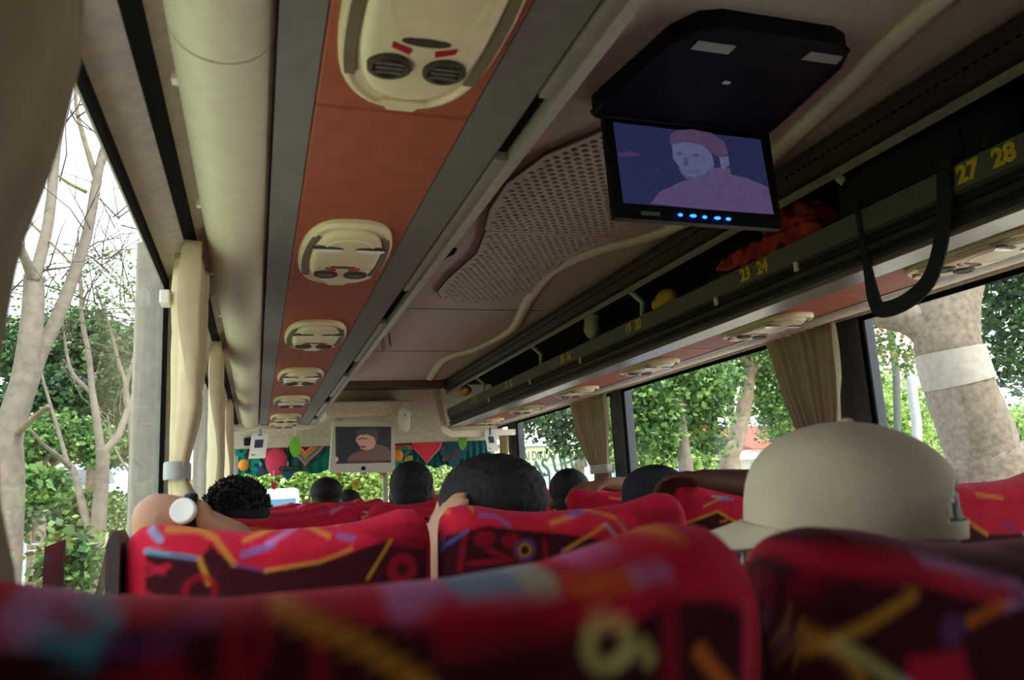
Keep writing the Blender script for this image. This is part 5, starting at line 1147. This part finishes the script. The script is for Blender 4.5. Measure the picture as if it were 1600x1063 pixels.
for i in range(n_):
    u0 = a0.x+(a1.x-a0.x)*i/n_; u1 = a0.x+(a1.x-a0.x)*(i+1)/n_; obj('panel', box(u0+.01, u1-.01, 12, 12.04, GZ, a0.z), mat('blue_sheet', (120, 150, 205), .6), bl)
obj('post', box(a0.x-.05, a0.x, 11.98, 12.06, GZ, a0.z+.05), M_tie, bl)
# sign wall
Y0 = 21.0; c0 = atY(793, 712, Y0); c1 = atY(925, 704, Y0); zt = c0.z+.18
sg = thing('sign_wall', 'pale green sign band with dark lettering outside the far right window', 'sign', (c0.x, Y0, GZ))
obj('band', box(c0.x-.6, c1.x+1.6, Y0, Y0+.25, c0.z-.30, c0.z+.20), mat('pale_green_band', (196, 216, 160), .8), sg)
obj('coping', box(c0.x-.6, c1.x+1.6, Y0-.04, Y0+.3, c0.z+.20, c0.z+.24), mat('grey_coping', (120, 124, 128), .8), sg)
obj('wall', box(c0.x-.6, c1.x+1.6, Y0+.05, Y0+.2, GZ, c0.z-.30), mat('white_wall', (200, 196, 188), .9), sg)
text('lettering', 'BALAI DIKLAT INDUSTRI PE', .36, frame4(((c0.x+c1.x)/2+.15, Y0-.012, c0.z-.05), (1, 0, 0), (0, 0, 1)), mat('sign_ink', (70, 84, 70), .7), sg, .01, 0, .62)
c0 = atY(815, 738, 18); c1 = atY(900, 722, 18)
ls = thing('letter_sign', 'dark green freestanding letters before the pale green band', 'sign', ((c0.x+c1.x)/2, 18, GZ)); mg = mat('letter_green', (36, 84, 72), .6)
text('letters', 'DEMAS UHAN', .62, frame4(((c0.x+c1.x)/2, 18, (c0.z+c1.z)/2-.02), (1, 0, .17), (0, 0, 1)), mg, ls, .05, 0, .62)
for i in range(7): q = c0.lerp(c1, i/6); obj('post', box(q.x-.02, q.x+.02, 18.0, 18.05, GZ, q.z-.1), mg, ls)
# ---- ahead of the windscreen
F_g = 'trees ahead of the bus'
leafy('leafy_tree', 'pale green trees seen through the windscreen left of centre', tr([(480, 780), (480, 750)], 34), .3, cr([(430, 745, 0, 1), (470, 735, 0, 1), (510, 740, 0, 1), (550, 745, 0, 1), (590, 740, 0, 1), (400, 750, 0, 1), (500, 760, 0, 1), (440, 768, 0, .7), (570, 765, 0, .8)], 34, 1.3), 14000, .24, LGl, 41, F_g)
leafy('leafy_tree', 'pale green trees seen through the windscreen right of centre', tr([(690, 780), (690, 750)], 42), .3, cr([(640, 740, 0, 1), (690, 735, 0, 1), (740, 735, 0, 1), (660, 760, 0, 1), (720, 765, 0, 1), (770, 740, 0, 1)], 42, 1.5), 9000, .24, LGl, 42, F_g)
p = atY(422, 785, 20); vn = thing('pale_van', 'pale blue van on the road ahead, seen through the windscreen', 'van', (p.x, 20, GZ)); zt = atY(430, 764, 20).z; z0 = GZ+.35
bm = bmesh.new(); bx(bm, p.x-.68, p.x+.68, 20, 24, z0, zt, bev=.12, seg=3); obj('body', bm, mat('van_paint', (176, 204, 230), .4), vn, True, autos=.6)
obj('rear_window', box(p.x-.6, p.x+.6, 19.985, 20.0, zt-.75, zt-.25), mat('van_glass', (90, 120, 140), .1), vn)
for s in (-1, 1):
    for yy in (20.7, 23.2): bm = tube([(p.x+s*.62, yy, GZ+.33), (p.x+s*.80, yy, GZ+.33)], .33, 16); obj('wheel', bm, M_black, vn)
    obj('tail_light', box(p.x+s*.62-.06, p.x+s*.62+.06, 19.985, 20.0, z0+.4, z0+.65), M_red, vn)

bpy.data.scenes.remove(_TS)
